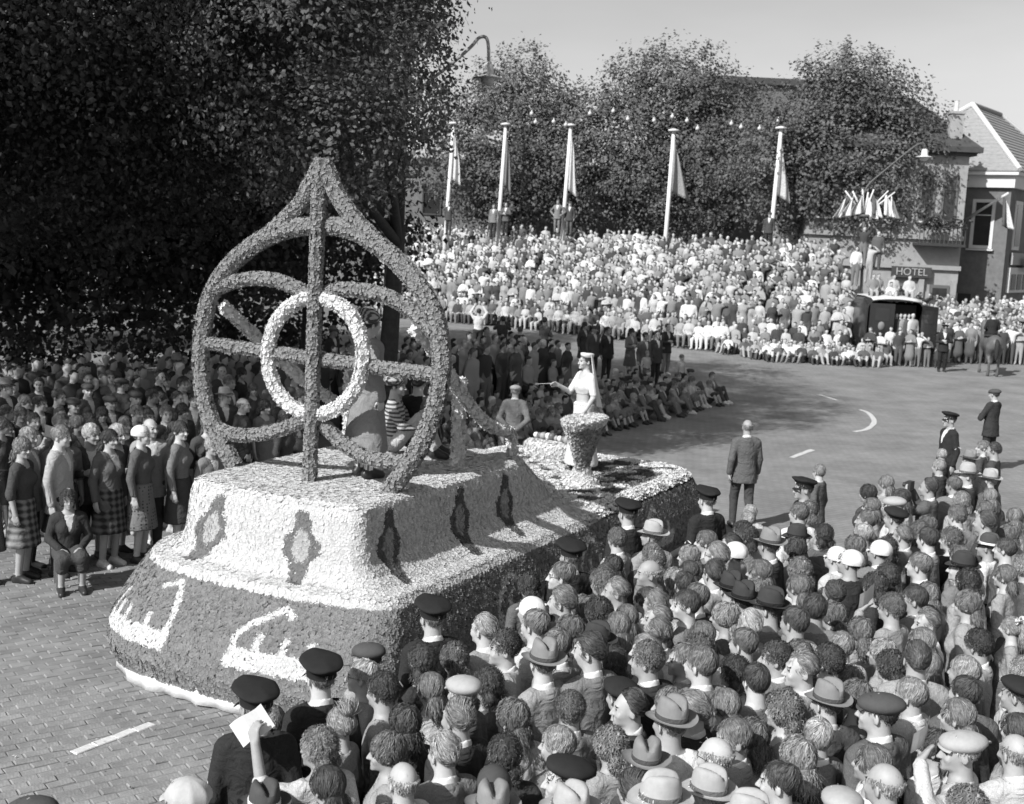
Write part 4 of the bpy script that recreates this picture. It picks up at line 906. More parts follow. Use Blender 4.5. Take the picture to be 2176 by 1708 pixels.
# kind: female, hair style, hair tone, hat mesh, hat grey, words
KIND = dict(
    m=(0, 'short', 'dark', None, 0, 'dark-haired man'), mB=(0, 'short', 'brown', None, 0, 'brown-haired man'), ml=(0, 'short', 'fair', None, 0, 'fair-haired man'), mg=(0, 'short', 'grey', None, 0, 'grey-haired man'),
    s=(0, 'slick', 'dark', None, 0, 'man with sleek dark hair'), sB=(0, 'slick', 'brown', None, 0, 'man with sleek brown hair'), cr=(0, 'crop', 'dark', None, 0, 'man with cropped curly hair'), cB=(0, 'crop', 'brown', None, 0, 'man with short brown curls'),
    b=(0, 'bald', 'grey', None, 0, 'bald man'), k=(2, 'boy', 'brown', None, 0, 'brown-haired child'), kl=(2, 'boy', 'blond', None, 0, 'blond child'),
    c=(1, 'curly', 'dark', None, 0, 'woman with dark curls'), cb=(1, 'curly', 'brown', None, 0, 'woman with brown curls'), cl=(1, 'curly', 'fair', None, 0, 'woman with fair curls'),
    w=(1, 'wavy', 'dark', None, 0, 'woman with dark wavy hair'), wb=(1, 'wavy', 'brown', None, 0, 'woman with brown wavy hair'), wl=(1, 'wavy', 'fair', None, 0, 'woman with fair wavy hair'),
    bu=(1, 'bun', 'fair', None, 0, 'woman with fair hair pinned up'), tl=(3, 'tail', 'fair', 'bow', .72, 'girl with white hair bow'),
    fd=(0, 'short', 'brown', 'fedora', .20, 'man in grey felt hat'), fl=(0, 'short', 'grey', 'fedora2', .34, 'man in light felt hat'), fx=(0, 'short', 'dark', 'fedora', .045, 'man in black felt hat'),
    br=(0, 'short', 'dark', 'beret', .025, 'man in black beret'), fc=(0, 'short', 'grey', 'flat', .34, 'man in pale flat cap'), fk=(0, 'short', 'dark', 'flat', .07, 'man in dark flat cap'),
    wc=(0, 'short', 'dark', 'soft', .72, 'man in white cap'), wp=(0, 'wavy', 'brown', 'panel', .38, 'person in pale panelled cap'), pol=(0, 'short', 'brown', 'police', .02, 'policeman in dark peaked cap'),
    hb=(1, 'under', 'brown', 'hatb', .07, 'woman in dark brimmed hat'), hf=(1, 'curly', 'dark', 'pill', .08, 'woman in small flowered hat'), ch=(1, 'under', 'dark', 'cloche', .06, 'woman in dark close-fitting hat'),
    sc=(1, 'under', 'brown', 'cloche', .6, 'woman in white headscarf'))
HAT_CACHE = {}
def hat_on(o, key, g, hd):
    def put(name, me, mat, par, **k):
        if not me.materials: me.materials.append(mat)
        c = obj(name, me, None, par, **k); own_mat(c, mat); return c
    if key in ('fedora', 'fedora2', 'hatb'):
        h = put('hat', HATM['fedora' if key != 'fedora2' else 'fedora2'], felt(g), o, **hd); put('hat_band', HATM['band'], fabric(g * .3 if key != 'hatb' else .6), h)
    elif key == 'police':
        h = put('cap', HATM['crown'], felt(.022), o, **hd); put('visor', HATM['visor'], M_PEAK, h)
        mb = MB(); mb.lathe([(.001, 0), (.016, .001), (.012, .008), (.001, .011)], n=10); b = HAT_CACHE.setdefault('badge', mb.mesh('badge', True)); put('badge', b, M_BRASS, h, loc=(0, -.113, .163), rot=(math.pi / 2, 0, 0))
    elif key == 'bow': put('hair_bow', HATM['bow'], M_SHEET, o, **{**hd, 'loc': tuple(Vector(hd['loc']) + Matrix.Rotation(hd['rot'][2], 3, 'Z') @ Vector((.02, .07, .195)) * hd['scale'][0]), 'scale': (1.25,) * 3})
    elif key == 'pill':
        h = put('hat', HATM['pill'], felt(g), o, **hd); mb = MB()
        for i in range(7): mb.lathe([(.001, -.008), (.017, 0), (.012, .01), (.001, .006)], n=7, c=(rng.uniform(-.03, .03), rng.uniform(-.01, .06), .218 + rng.uniform(0, .01)))
        put('hat_flower', mb.mesh('hat_flower', True), M_SHEET, h)
    else: put('hat', HATM[key], M_STRAW if g >= .6 else felt(g), o, **hd)
ORD = ['first', 'second', 'third', 'fourth', 'fifth', 'sixth', 'seventh', 'eighth', 'ninth', 'tenth', 'eleventh', 'twelfth', 'thirteenth', 'fourteenth', 'fifteenth', 'sixteenth', 'seventeenth', 'eighteenth', 'nineteenth', 'twentieth']
YAWS = (-.5, 0., .5)
PEOPLE = []
def add_person(kind, xy, face, st=1.72, tone=None, low=None, ps='stand', yaw=None, pitch=0., z=0., group='', hero=False, top=None, bottom=None, feet=False, glasses=False, label=None, pat=None, bpat=None, skin=None):
    fem, hk, ht, hat, hg, words = KIND[kind]; child = fem >= 2; female = fem in (1, 3); hs = 1.13 if child else 1.0
    sc = st / 1.75
    if yaw is None: yaw = YAWS[rng.integers(3)]
    me = body_mesh(ps, yaw, pitch, female, hs, hero); rz = math.atan2(face[0], -face[1]) - yaw * .6
    o = obj('person', me, None, None, loc=(xy[0], xy[1], z + POSES[ps]['dz'] * sc), rot=(0, 0, rz), scale=(sc, sc, sc)); own_mat(o, SKIN_M[rng.integers(3)] if skin is None else skin, 0)
    hd = dict(loc=tuple(PIV), rot=(pitch, 0, yaw), scale=(hs, hs, hs))
    hk2 = 'under' if (hat and hat != 'bow' and not female) else hk; hm = HAIR[hk2][rng.integers(len(HAIR[hk2]))]; hv_ = (1, 1, 1) if (hat and hat != 'bow') else rng.uniform(.975, 1.04, 3); h = obj('hair', hm, None, o, **{**hd, 'scale': tuple(np.array(hd['scale']) * hv_)}); own_mat(h, HAIR_M[ht])
    if hat: hat_on(o, hat, hg, hd)
    if glasses: g_ = obj('glasses', M_GLASSES, M_PEAK, o, **hd)
    if tone is None: tone = float(rng.choice([.035, .06, .10, .17, .17, .28, .28, .45, .60] if xy[1] < 16 and xy[0] > -2.5 else [.035, .05, .06, .10, .17]))  # clothes beyond the near crowd darkened to stand in for tree shade
    if top is None:
        if kind == 'pol': top = 'jacket'; tone = .02
        elif female: top = str(rng.choice(['blouse', 'jacket', 'longshirt'])) if not child else 'blouse'
        else: top = 'jacket' if rng.random() < .8 and not (child and rng.random() < .5) else 'longshirt'
    bot = bottom or ('skirt' if female else ('shorts' if child else 'trousers'))
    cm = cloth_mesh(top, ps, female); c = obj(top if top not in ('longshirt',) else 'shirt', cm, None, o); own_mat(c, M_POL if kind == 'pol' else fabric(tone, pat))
    if top == 'jacket' and female: c = obj('blouse', cloth_mesh('shirt', ps, female), None, o); own_mat(c, fabric(.45))
    if top in ('jacket',) and (not female):
        c = obj('collar', cloth_mesh('collar'), None, o); own_mat(c, M_SHEET)
        c = obj('shirt_front', cloth_mesh('shirt', ps, female), None, o); own_mat(c, fabric(.6))
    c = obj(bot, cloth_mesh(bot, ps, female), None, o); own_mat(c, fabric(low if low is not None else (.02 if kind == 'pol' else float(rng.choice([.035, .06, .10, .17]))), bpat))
    if feet:
        sm_ = M_SHOE if rng.random() < .8 else fabric(.55)
        for sd_ in 'LR': c = obj('shoe', cloth_mesh('shoe' + sd_, ps), None, o); own_mat(c, sm_)
    if kind == 'pol':
        bt = HAT_CACHE.get('button')
        if bt is None:
            mb = MB(); mb.lathe([(.001, .004), (.008, .003), (.009, -.003)], n=8); bt = HAT_CACHE['button'] = mb.mesh('shoulder_button', True); bt.materials.append(M_BRASS)
            mb = MB(); mb.box((0, 0, 0), (.062, .004, .012), M=Matrix.Rotation(.5, 3, 'Y')); mb.V = [(x + .028, y, z_) for x, y, z_ in mb.V]; b2 = MB(); b2.box((0, 0, 0), (.062, .004, .012), M=Matrix.Rotation(-.5, 3, 'Y')); mb.add([(x - .028, y, z_) for x, y, z_ in b2.V], b2.F)
            HAT_CACHE['chevron'] = mb.mesh('sleeve_chevron'); HAT_CACHE['chevron'].materials.append(M_SHEET)
        for s_ in (-1, 1):
            obj('shoulder_button', bt, None, o, loc=(s_ * .125, .02, 1.483), rot=(0, s_ * .3, 0))
            if ps == 'stand':
                for yy, rz_ in ((.097, 0), (-.010, 0)): pass
                obj('sleeve_chevron', HAT_CACHE['chevron'], None, o, loc=(s_ * .266, .052, 1.20), rot=(.12, s_ * -.22, s_ * 1.57))
    tn = min(TONE, key=lambda t: abs(t - tone)); garment = dict(jacket='jacket', coat='coat', longshirt='shirt', blouse='blouse')[top]
    tag(o, label, 'person', group); PEOPLE.append(dict(o=o, words=words, cl='%s %s' % (TONE[tn], garment), group=group, label=label, ps=ps, z=z)); return o
def sep(pts, dmin, it=30, lock=()):
    P = np.array(pts, float); home = P.copy()
    for _ in range(it):
        D = P[:, None] - P[None]; d = np.linalg.norm(D, axis=2) + np.eye(len(P)) * 9; push = np.clip(dmin - d, 0, None) * .5; P = P + (D / d[..., None] * push[..., None]).sum(1) * .5; P = home + np.clip(P - home, -.22, .22)
    return P

# ------------------------------------------------------------------ the near crowd, head by head
REG = dict(A=(500, 1900, 2.418), B=(1300, 1900, 2.418), C=(2200, 1800, 2.14), D=(1500, 1350, 2.418), E=(2300, 1200, 2.373), G=(0, 1050, 2.01), R=(500, 480, 1.553), Z=(0, 0, .6764))
def regpx(r, x, y): a, b, k = REG[r]; return (a + x / k) * .6764, (b + y / k) * .6764
NEAR = """Z 65 1716 fk;A 740 690 pol;A 1330 470 pol;A 1650 590 mg Lg;A 1715 430 fk;A 1920 650 cr;A 1020 930 k;A 1530 830 bu;A 1430 1090 cb l;A 1890 1010 wb L;A 2010 1240 b;A 270 1380 wp;A 840 1410 hb;A 1390 1370 w;A 1060 1500 kl;A 1690 1510 wb;A 2080 430 c
B 365 60 pol;B 640 170 ml;B 830 80 mB;B 660 330 cr L;B 920 320 mB;B 1250 330 s;B 1060 340 fd;B 1190 110 hf;B 1400 220 wb;B 1570 420 c;B 1760 250 bu;B 1650 90 wb;B 1480 60 wb;B 1990 80 mB;B 1880 190 mB;B 1600 190 fx;B 1810 400 cB;B 2090 260 cb;B 2120 440 mB;B 290 590 fc;B 440 480 cb;B 380 770 sB;B 800 600 c p;B 1820 660 br;B 2100 680 sB;B 700 880 wb;B 910 920 ml;B 1090 800 cB;B 1370 760 s L;B 520 1020 c;B 200 1110 ml;B 790 1110 tl L;B 1290 1030 cl;B 1370 1240 br L;B 1880 870 fd;B 1810 1060 fd;B 1930 1360 fl;B 640 1400 fd;B 1130 1440 fl;B 480 1240 ch;B 1740 1290 s;B 2130 1390 fl;B 20 930 w;B 60 700 wb
C 100 110 fx;C 320 170 fx;C 530 60 wb;C 560 190 m;C 720 215 k;C 830 110 s;C 110 270 mg;C 70 400 mB;C 400 300 c;C 370 490 cr;C 680 350 m;C 920 300 wb p;C 840 540 cr;C 660 560 wb;C 950 470 ml;C 1080 540 wl;C 1310 240 cB s;C 1460 340 mB L;C 1300 440 wb;C 1500 100 tl;C 1210 40 c;C 1780 60 c;C 1930 310 tl;C 1930 500 cr;C 2090 640 cl;C 1530 590 s;C 1640 790 m;C 1660 670 ml;C 1950 730 br;C 1210 750 ml;C 1370 890 fk;C 760 780 fd;C 930 870 cr;C 1040 820 wb;C 370 750 m;C 180 830 wb;C 370 1010 wb;C 740 1080 mg;C 210 1190 b g;C 490 1350 m;C 820 1440 fc;C 80 1470 fl;C 1230 1400 b;C 1620 1070 fc s;C 1910 1010 w;C 2110 1190 b s;C 1900 1490 cb;C 2040 1510 wb;C 220 640 c;C 10 640 mB;C 0 850 wb;C 1790 200 wb;C 1640 120 wb;C 560 860 cb;C 600 1190 wl;C 1130 1180 wb;C 1500 1230 w;C 1760 900 wb;C 200 1000 mB;C 980 690 wb;C 1180 600 c;C 620 700 mB;C 1360 640 wb;C 1400 150 m;C 1100 420 wb
D 1140 590 pol;D 1745 490 pol;D 730 940 pol;D 1110 850 cB;D 1460 790 fl;D 1110 1010 w;D 840 1150 mB Lg;D 1010 1150 m;D 1160 1190 cb;D 1330 1130 b L;D 1440 1020 cl;D 1350 960 wb;D 1620 970 wl;D 1750 840 wb;D 1820 890 m;D 1890 990 mB g;D 2020 800 c;D 2080 930 wc;D 2060 660 kl;D 1430 1200 m;D 1610 1160 wl;D 1800 1220 fx;D 960 1350 c;D 1380 1370 mB;D 1500 1340 m;D 1170 1420 wb;D 1830 1390 wl;D 2080 1400 c;D 1740 1510 wb;D 480 1180 c;D 620 1340 wc;D 1000 1270 mB;D 1270 1290 w;D 1560 1050 w;D 1690 1080 m;D 1960 1160 wb;D 1650 1290 mB;D 860 1290 sB
E 545 770 pol L;E 645 670 kl;E 130 990 kl;E 80 1120 c;E 320 1190 fd;E 470 1130 fx;E 690 1010 mB;E 890 1090 mg g;E 1030 1040 mB;E 1050 830 w;E 1040 920 wb;E 1150 750 wl;E 1220 850 w;E 1290 910 fc;E 1265 990 br;E 1480 780 s c;E 1660 760 mB;E 1690 880 cl;E 1560 540 kl;E 1540 630 kl;E 1770 550 fd;E 1870 480 wb;E 1950 500 s;E 1770 660 fl;E 1890 700 fl;E 1920 850 wl;E 1880 950 wb;E 1890 1050 s;E 1600 990 cB;E 1380 1050 wb;E 1350 1120 cb;E 1680 1170 cb;E 1840 1200 hb;E 1190 1210 wc g;E 860 1290 wc;E 680 1280 wc;E 1000 1240 wb;E 1120 1100 mB;E 1320 1260 c;E 1290 1370 mB;E 1530 1280 wb;E 1720 1340 fx;E 1720 1450 c;E 2080 1360 cl u;E 200 1390 wb;E 350 1370 cl;E 1100 1440 c;E 2050 1130 wb;E 2000 1230 m;E 560 940 cb;E 780 1130 c;E 1480 1150 m;E 2100 1000 wb;E 560 1270 w;E 1900 1420 wb"""
near = []
for line in NEAR.split('\n'):
    for it in line.split(';'):
        f = it.split(); near.append((*regpx(f[0], float(f[1]), float(f[2])), f[3], f[4] if len(f) > 4 else ''))
recs = []
for x, y, kd, fl in near:
    fem = KIND[kd][0]; st = (1.79 if kd == 'pol' else {0: rng.normal(1.74, .05), 1: rng.normal(1.64, .045), 2: rng.normal(1.36, .06), 3: rng.normal(1.34, .05)}[fem]); hat_dz = .045 if KIND[kd][3] else 0
    q = atz(x, y, st * .945 + hat_dz); recs.append([x, y, kd, fl, st, q[0], q[1]])
# extra heads just outside or at the frame's lower and right edge
P = sep([(r[5], r[6]) for r in recs], .40)
for r, p in zip(recs, P): r[5], r[6] = p
HELD = []
for r in recs:
    x, y, kd, fl, st, X, Y = r; a = rng.normal(2.28, .34)
    face = (math.cos(a), math.sin(a))
    if 'L' in fl: face = (-.98, .12 - .2 * ('g' not in fl)); yaw = 0.
    else: yaw = YAWS[rng.integers(3)]
    if kd == 'pol' and 'L' not in fl: face = (-.50, .86); yaw = .5 if rng.random() < .5 else 0.
    ps = 'stand'; top = None; tone = None
    if 'l' in fl: ps = 'lift'
    if 'p' in fl: ps = 'paper'
    if 's' in fl: ps = 'shade'
    if 'c' in fl: ps = 'camera'
    if 'u' in fl: ps = 'shade'; tone = .45; top = 'coat'
    o = add_person(kd, (X, Y), face, st, ps=ps, yaw=yaw, pitch=.35 if kd == 'tl' and 'L' in fl else 0., group='spectators in the near crowd', glasses='g' in fl, tone=tone, top=top)
    PEOPLE[-1]['px'] = (x, y)
    if ps in ('lift', 'paper', 'shade') and 'u' not in fl and not (ps == 'shade' and kd == 'b'): HELD.append((o, ps))
    if 'c' in fl: HELD.append((o, 'camera'))
# ------------------------------------------------------------------ people on the far kerb, under the trees
LEFT = """G 30 650 wl f;G 92 705 wb f;G 230 650 ml sf;G 345 625 ml f;G 440 630 wb f;G 592 640 kl pf;G 705 640 w f;G 805 640 kl cf;G 880 610 sc f;G 985 585 b f;G 1100 590 w f;G 1240 690 kl f;G 1255 570 wb f;G 965 845 kl f
G 250 310 s;G 515 225 s;G 580 275 m;G 680 265 cB;G 770 310 fk;G 1020 260 s;G 1120 175 fd;G 1190 245 m;G 40 330 fd;G 370 390 m;G 250 430 m;G 470 440 fk;G 560 345 fk;G 700 425 fk;G 650 500 w;G 860 395 fk;G 880 490 mB;G 990 385 m;G 1110 390 w;G 1030 495 cB;G 1210 405 m;G 1170 310 m;G 160 420 wb;G 50 490 m;G 20 570 wb;G 200 540 m;G 275 545 w;G 390 550 cB;G 130 500 wb;G 345 510 m;G 530 540 w;G 780 560 wb;G 620 590 c;G 1150 480 w;G 940 520 m;G 80 590 w;G 470 555 wb
R 90 1010 fd;R 125 1120 m;R 310 1060 s;R 405 1075 w;R 345 1115 cB;R 320 1185 fl;R 412 1225 b;R 515 1235 w;R 660 1095 mB;R 695 1175 wb;R 850 870 fd;R 1225 980 s;R 25 1105 w;R 85 1195 mB;R 155 1145 m;R 75 1340 w;R 560 1110 m;R 460 1150 wb;R 600 1190 cB;R 620 1290 w"""
lrec = []
for line in LEFT.split('\n'):
    for it in line.split(';'):
        f = it.split(); x, y = regpx(f[0], float(f[1]), float(f[2])); kd = f[3]; fl = f[4] if len(f) > 4 else ''
        fem = KIND[kd][0]; st = {0: rng.normal(1.74, .05), 1: rng.normal(1.63, .04), 2: rng.normal(1.48, .05), 3: 1.4}[fem]
        if (x, y) and f[0] == 'G' and float(f[2]) > 800: st = 1.15
        q = atz(x, y, st * .945)
        if 'f' in fl:
            q = atz(x, 1236 - .17 * x + rng.uniform(-10, 4)); s2 = aty(x, y, q[1])[2] / .945
            if 1.05 < s2 < 1.9: st = s2
        lrec.append([x, y, kd, fl, st, q[0], q[1]])
P = sep([(r[5], r[6]) for r in lrec], .42)
for r, p in zip(lrec, P):
    x, y, kd, fl, st = r[:5]; a = rng.normal(-.45, .35); ps = 'stand'
    if 's' in fl: ps = 'shade'
    if 'p' in fl: ps = 'paper'
    if 'c' in fl: ps = 'crossed'
    fr = 'f' in fl
    o = add_person(kd, p, (math.cos(a), math.sin(a)), st, ps=ps, group='spectators on the far kerb under the trees', feet=fr, tone=float(rng.choice([.06, .10, .17, .28, .35])) if fr else None, bpat=('dots' if fr and KIND[kd][0] == 1 and rng.random() < .4 else ('plaid' if fr and KIND[kd][0] == 1 and rng.random() < .6 else None)), top='jacket' if kd in ('kl',) and fr else None)
    PEOPLE[-1]['px'] = (x, y)
    if ps in ('shade', 'paper'): HELD.append((o, ps))
M_WOOD = grey('weathered_wood', .16, rough=.8, var=.25, scale=12)
def stool(xy, rz):
    r = empty('wooden_stool', (xy[0], xy[1], 0), rz); mb = MB(); mb.box((0, 0, .44), (.36, .34, .035)); mb.build('seat', M_WOOD, r)
    leg = MB(); leg.box((0, 0, .21), (.035, .035, .42), taper=.9); lm = leg.mesh('leg')
    for sx in (-1, 1):
        for sy in (-1, 1): obj('leg', lm, M_WOOD, r, loc=(sx * .14, sy * .13, 0))
    return r
q = atz(146, 1246); o = add_person('hf', q[:2], (.45, -.9), 1.62, ps='sit', tone=.035, low=.06, top='coat' if False else 'jacket', yaw=0., feet=True, group='spectators on the far kerb under the trees', label='seated woman in small flowered hat and black jacket on the far kerb')
tag(stool(q[:2], .46), 'plain wooden stool under the seated woman in the flowered hat', 'stool')

# ------------------------------------------------------------------ children and others sitting at the kerb beyond the float
KA, KB = np.array([-.9, 23.4]), np.array([6.0, 34.9]); kd_ = (KB - KA) / np.linalg.norm(KB - KA); kn = np.array([-kd_[1], kd_[0]])
KID_STUFF = []
for rrow in range(4):
    for i in range(23):
        t = (i + .5 * (rrow % 2) + rng.normal(0, .12)) / 23 * 13.4; p = KA + kd_ * t + kn * (rrow * .80 + rng.normal(0, .07)); f = (kd_[1] + rng.normal(0, .25), -kd_[0] + rng.normal(0, .3))
        if rrow < 2 and not (rrow == 1 and i % 2):
            kk = str(rng.choice(['k', 'k', 'kl', 'k', 'tl', 'fk', 'mB'])); st = rng.normal(1.42, .07) if KIND[kk][0] >= 2 else 1.62
            o = add_person(kk, p, f, st, ps='ground', tone=float(rng.choice([.10, .17, .28, .45])), group='children sitting along the kerb', yaw=YAWS[rng.integers(3)], feet=True)
            PEOPLE[-1]['seat'] = (rrow, i)
        else: KID_STUFF.append((p, f, rng.uniform(1.35, 1.7)))
# people standing behind the sitting children
HZ = lambda x, y: ((1380 + x / 3.627) * .6764, (950 + y / 3.627) * .6764)
KZ = lambda x, y: ((1900 + x / 2.72) * .6764, (880 + y / 2.72) * .6764)
VZ = lambda x, y: ((2550 + x / 3.262) * .6764, (880 + y / 3.262) * .6764)
for (px, kd, ln, tone, ps) in ((KZ(30, 430), 'm', 'dark-haired man in black suit standing behind the sitting children beside a stout woman', .035, 'stand'), (KZ(230, 440), 'w', 'stout woman in patterned jacket standing behind the sitting children', .17, 'crossed'), (KZ(350, 475), 'm', 'man in grey jacket with pale shirt standing just right of the stout woman', .10, 'stand'),
                           (KZ(450, 465), 's', 'man with sleek hair and dark jacket standing second from the road end of the group', .06, 'stand'), (KZ(540, 400), 's', 'man in black suit standing at the road end behind the sitting children', .035, 'crossed'), (KZ(360, 625), 'kl', 'fair child in pale shirt standing in front of the black-suited men', .4, 'stand'),
                           (HZ(1660, 260), 'w', 'woman in dark coat standing behind the veiled woman, leftmost of the shaded group', .06, 'stand'), (HZ(1770, 300), 'fk', 'man in flat cap standing in the shade right behind the veiled woman', .10, 'stand'), (KZ(660, 660), 'k', 'small child in pale shirt standing alone at the end of the kerb row', .45, 'stand')):
    fem = KIND[kd][0]; st = {0: 1.76, 1: 1.66, 2: 1.2, 3: 1.2}[fem]; q = atz(*px, st * .94)
    o = add_person(kd, q[:2], (.55, -.75), st, ps=ps, tone=tone, yaw=0., group='people standing behind the sitting children', label=ln, feet=True, top='jacket' if fem < 2 else 'longshirt')
# people out on the road
def feet_at(px, py): return atz(px, py)[:2]
Q = feet_at(*HZ(430, 610)); add_person('m', Q, (-.1, 1), 1.76, ps='arms_up', tone=.55, top='longshirt', low=.035, yaw=0., feet=True, group='people standing out on the road', label='man in white shirt holding both arms up beyond the frame')
Q = feet_at(*HZ(700, 765)); o = add_person('s', Q, (-.1, 1), 1.80, ps='camera', tone=.06, low=.035, yaw=0., feet=True, group='people standing out on the road', label='man in dark suit standing on the road photographing the far crowd'); HELD.append((o, 'camera'))
Q = feet_at(*HZ(900, 800)); add_person('k', Q, (.3, 1), 1.50, ps='akimbo', tone=.06, low=.05, yaw=0., feet=True, top='longshirt', group='people standing out on the road', label='boy in shorts with hands on hips beside the photographing man')
Q = feet_at(*HZ(1180, 745)); add_person('s', Q, (.5, .9), 1.74, ps='crossed', tone=.17, low=.05, yaw=.5, feet=True, group='people standing out on the road', label='man in grey jacket with folded arms, right of the boy in shorts')
q = atz(*HZ(870, 1000), 1.66); add_person('fc', q[:2], (.12, 1), 1.76, ps='behind', tone=.15, low=.05, yaw=0., feet=True, group='people standing out on the road', label='man in pale flat cap with hands behind his back beside the flower table', top='jacket')
q = atz(1588, 908, 1.66); add_person('b', q[:2], (-.08, 1), 1.78, ps='walk', tone=.10, low=.06, yaw=0., feet=True, group='people standing out on the road', label='grey balding man in dark suit walking away down the empty road', top='jacket')
q = atz(2018, 890, 1.70); add_person('pol', q[:2], (-.95, -.15), 1.80, ps='stand', yaw=0., group='policemen lining the route', label='policeman with sleeve stripe facing left on the road near the crowd', feet=True)
q = atz(2112, 838, 1.66); add_person('fk', q[:2], (-.6, .8), 1.78, ps='crossed', tone=.035, low=.03, yaw=0., feet=True, group='people standing out on the road', label='man in black suit with folded arms at the right edge of the road')
Q = feet_at(2000, 790); add_person('pol', Q, (-.15, -1), 1.82, ps='crossed', yaw=0., feet=True, group='policemen lining the route', label='policeman facing us alone on the road in front of the van')
Q = feet_at(*VZ(2110, 850)); add_person('pol', Q, (-.7, -.7), 1.80, ps='crossed', yaw=0., feet=True, group='policemen lining the route', label='policeman standing beside the horse at the right edge')
Q = feet_at(*VZ(1090, 830)); add_person('kl', Q, (-.2, -1), 1.52, ps='camera', tone=.7, low=.45, yaw=0., feet=True, top='longshirt', group='people in front of the van', label='boy in white shirt and pale shorts with raised arms beside the van')
Q = feet_at(*VZ(670, 770)); add_person('wc', Q, (-.4, -1), 1.62, ps='shade', tone=.28, low=.05, yaw=0., feet=True, top='longshirt', group='people in front of the van', label='person in white cap shading eyes in front of the van')
Q = feet_at(*VZ(820, 770)); add_person('cB', Q, (-.2, -1), 1.70, ps='paper', tone=.10, low=.05, yaw=0., feet=True, group='people in front of the van', label='man in dark jacket standing at the open rear of the van')
Q = feet_at(*VZ(1560, 780)); add_person('tl', Q, (-.7, -.7), 1.45, ps='akimbo', tone=.7, low=.45, yaw=0., feet=True, group='people in front of the van', label='girl in white blouse between the lone policeman and the horse')
# ------------------------------------------------------------------ the players on the float
fz = 1.88
M_TURBAN = fabric(.30, 'stripes')
def turban():
    mb = MB()
    for k in range(5):
        r = .105 - .012 * abs(k - 1.2); pts = [(r * 1.0 * math.cos(a), .012 + r * 1.12 * math.sin(a), .135 + .024 * k + .012 * math.sin(a * 2 + k)) for a in np.linspace(0, 2 * math.pi, 20, endpoint=False)]; V, F = tube(pts, .026, n=7, closed=True); mb.add(V, F)
    mb.lathe([(.075, .20), (.07, .262), (.03, .275), (.001, .276)], n=14, c=(0, .012, 0)); return mb.mesh('turban', True)

def player(kind, xy, face, st, ps, tops, label, yaw=0., z=fz, hero=True):
    fem, hk, ht, hat, hg, words = KIND[kind]; female = ps == 'lady'; sc = st / 1.75
    o = obj('person', body_mesh(ps, yaw, 0., female, 1.0, hero), None, None, loc=(xy[0], xy[1], z + POSES[ps]['dz'] * sc), rot=(0, 0, math.atan2(face[0], -face[1])), scale=(sc,) * 3); own_mat(o, SKIN_M[1], 0)
    hd = dict(loc=tuple(PIV), rot=(0, 0, yaw)); h = obj('hair', HAIR[hk][0], None, o, **hd); own_mat(h, HAIR_M[ht])
    for nm, kd, mat in tops: c = obj(nm, cloth_mesh(kd, ps, female), None, o); own_mat(c, mat)
    tag(o, label, 'person', 'costumed players on the float'); return o, hd
q = atz(778, 1012, fz)
o, hd = player('m', q[:2], (.80, .60), 1.74, 'stand', [('robe', 'robe', fabric(.22)), ('trousers', 'trousers', fabric(.5, 'stripes')), ('shoe', 'shoeL', M_SHOE), ('shoe', 'shoeR', M_SHOE)], 'tall player in striped turban and long grey robe standing behind the white hoop')
tm = turban(); tm.materials.append(M_TURBAN); obj('turban', tm, None, o, **hd)
q = atz(885, 958, fz); o, hd = player('s', q[:2], (.25, .97), 1.74, 'ground', [('waistcoat', 'blouse', fabric(.02)), ('trousers', 'trousers', fabric(.16, 'stripes')), ('shoe', 'shoeL', M_SHOE), ('shoe', 'shoeR', M_SHOE)], 'player in black waistcoat and striped trousers sitting with back turned on the float')
q = atz(838, 965, fz); o, hd = player('m', q[:2], (.9, -.1), 1.70, 'ground', [('shirt', 'longshirt', fabric(.34, 'hstripes')), ('trousers', 'trousers', fabric(.4)), ('shoe', 'shoeL', M_SHOE), ('shoe', 'shoeR', M_SHOE)], 'player in striped shirt sitting between the robed man and the black waistcoat')
tm2 = tm.copy(); obj('turban', tm, None, o, **hd)
# the veiled woman
q = aty(1243, 780, 17.55); M_SILK = grey('white_silk', .6, rough=.5, var=.04, bump=.35, bscale=18); M_TULLE = grey('white_tulle', .62, rough=.9, var=.04, bump=.3, bscale=25)
L_, hd = player('m', q[:2], (-.88, -.42), 1.70, 'lady', [('bodice', 'bodice', M_SILK), ('skirt', 'gown', M_SILK)], 'woman in white veil and silk gown gesturing on the deck behind the goblet', z=1.14)
mb = MB(); mb.lathe([(.080, .148), (.092, .150), (.098, .195), (.096, .210), (.07, .216), (.001, .218)], n=24, c=(0, 0, 0), sy=1.08); hm = mb.mesh('hat', True); hm.materials.append(M_SILK); obj('hat', hm, None, L_, loc=hd['loc'], rot=(-.06, 0, 0))
V = []; F = []; nu, nv = 26, 22
for i in range(nu):
    a = -1.25 + 2.5 * i / (nu - 1)
    for j in range(nv):
        t = j / (nv - 1); r = .098 + .10 * t + .012 * math.sin(i * 1.7) * t; V.append((math.sin(a) * r * (1.0 + .25 * t), .012 + .03 * t + math.cos(a) * r * (1.0 + .30 * t), 1.745 - .80 * t - .03 * t * math.cos(a * 2)))
for i in range(nu - 1):
    for j in range(nv - 1): F.append((i * nv + j, (i + 1) * nv + j, (i + 1) * nv + j + 1, i * nv + j + 1))
vm = mesh_np('veil', V, np.array(F), True); vm.materials.append(M_TULLE); vo = obj('veil', vm, None, L_); md = vo.modifiers.new('t', 'SOLIDIFY'); md.thickness = .004
mb = MB()
for k in range(26):
    a = 2 * math.pi * k / 26; mb.lathe([(.001, -.011), (.010, 0), (.001, .011)], n=6, c=(math.cos(a) * .196, .014 + math.sin(a) * .142, .985))
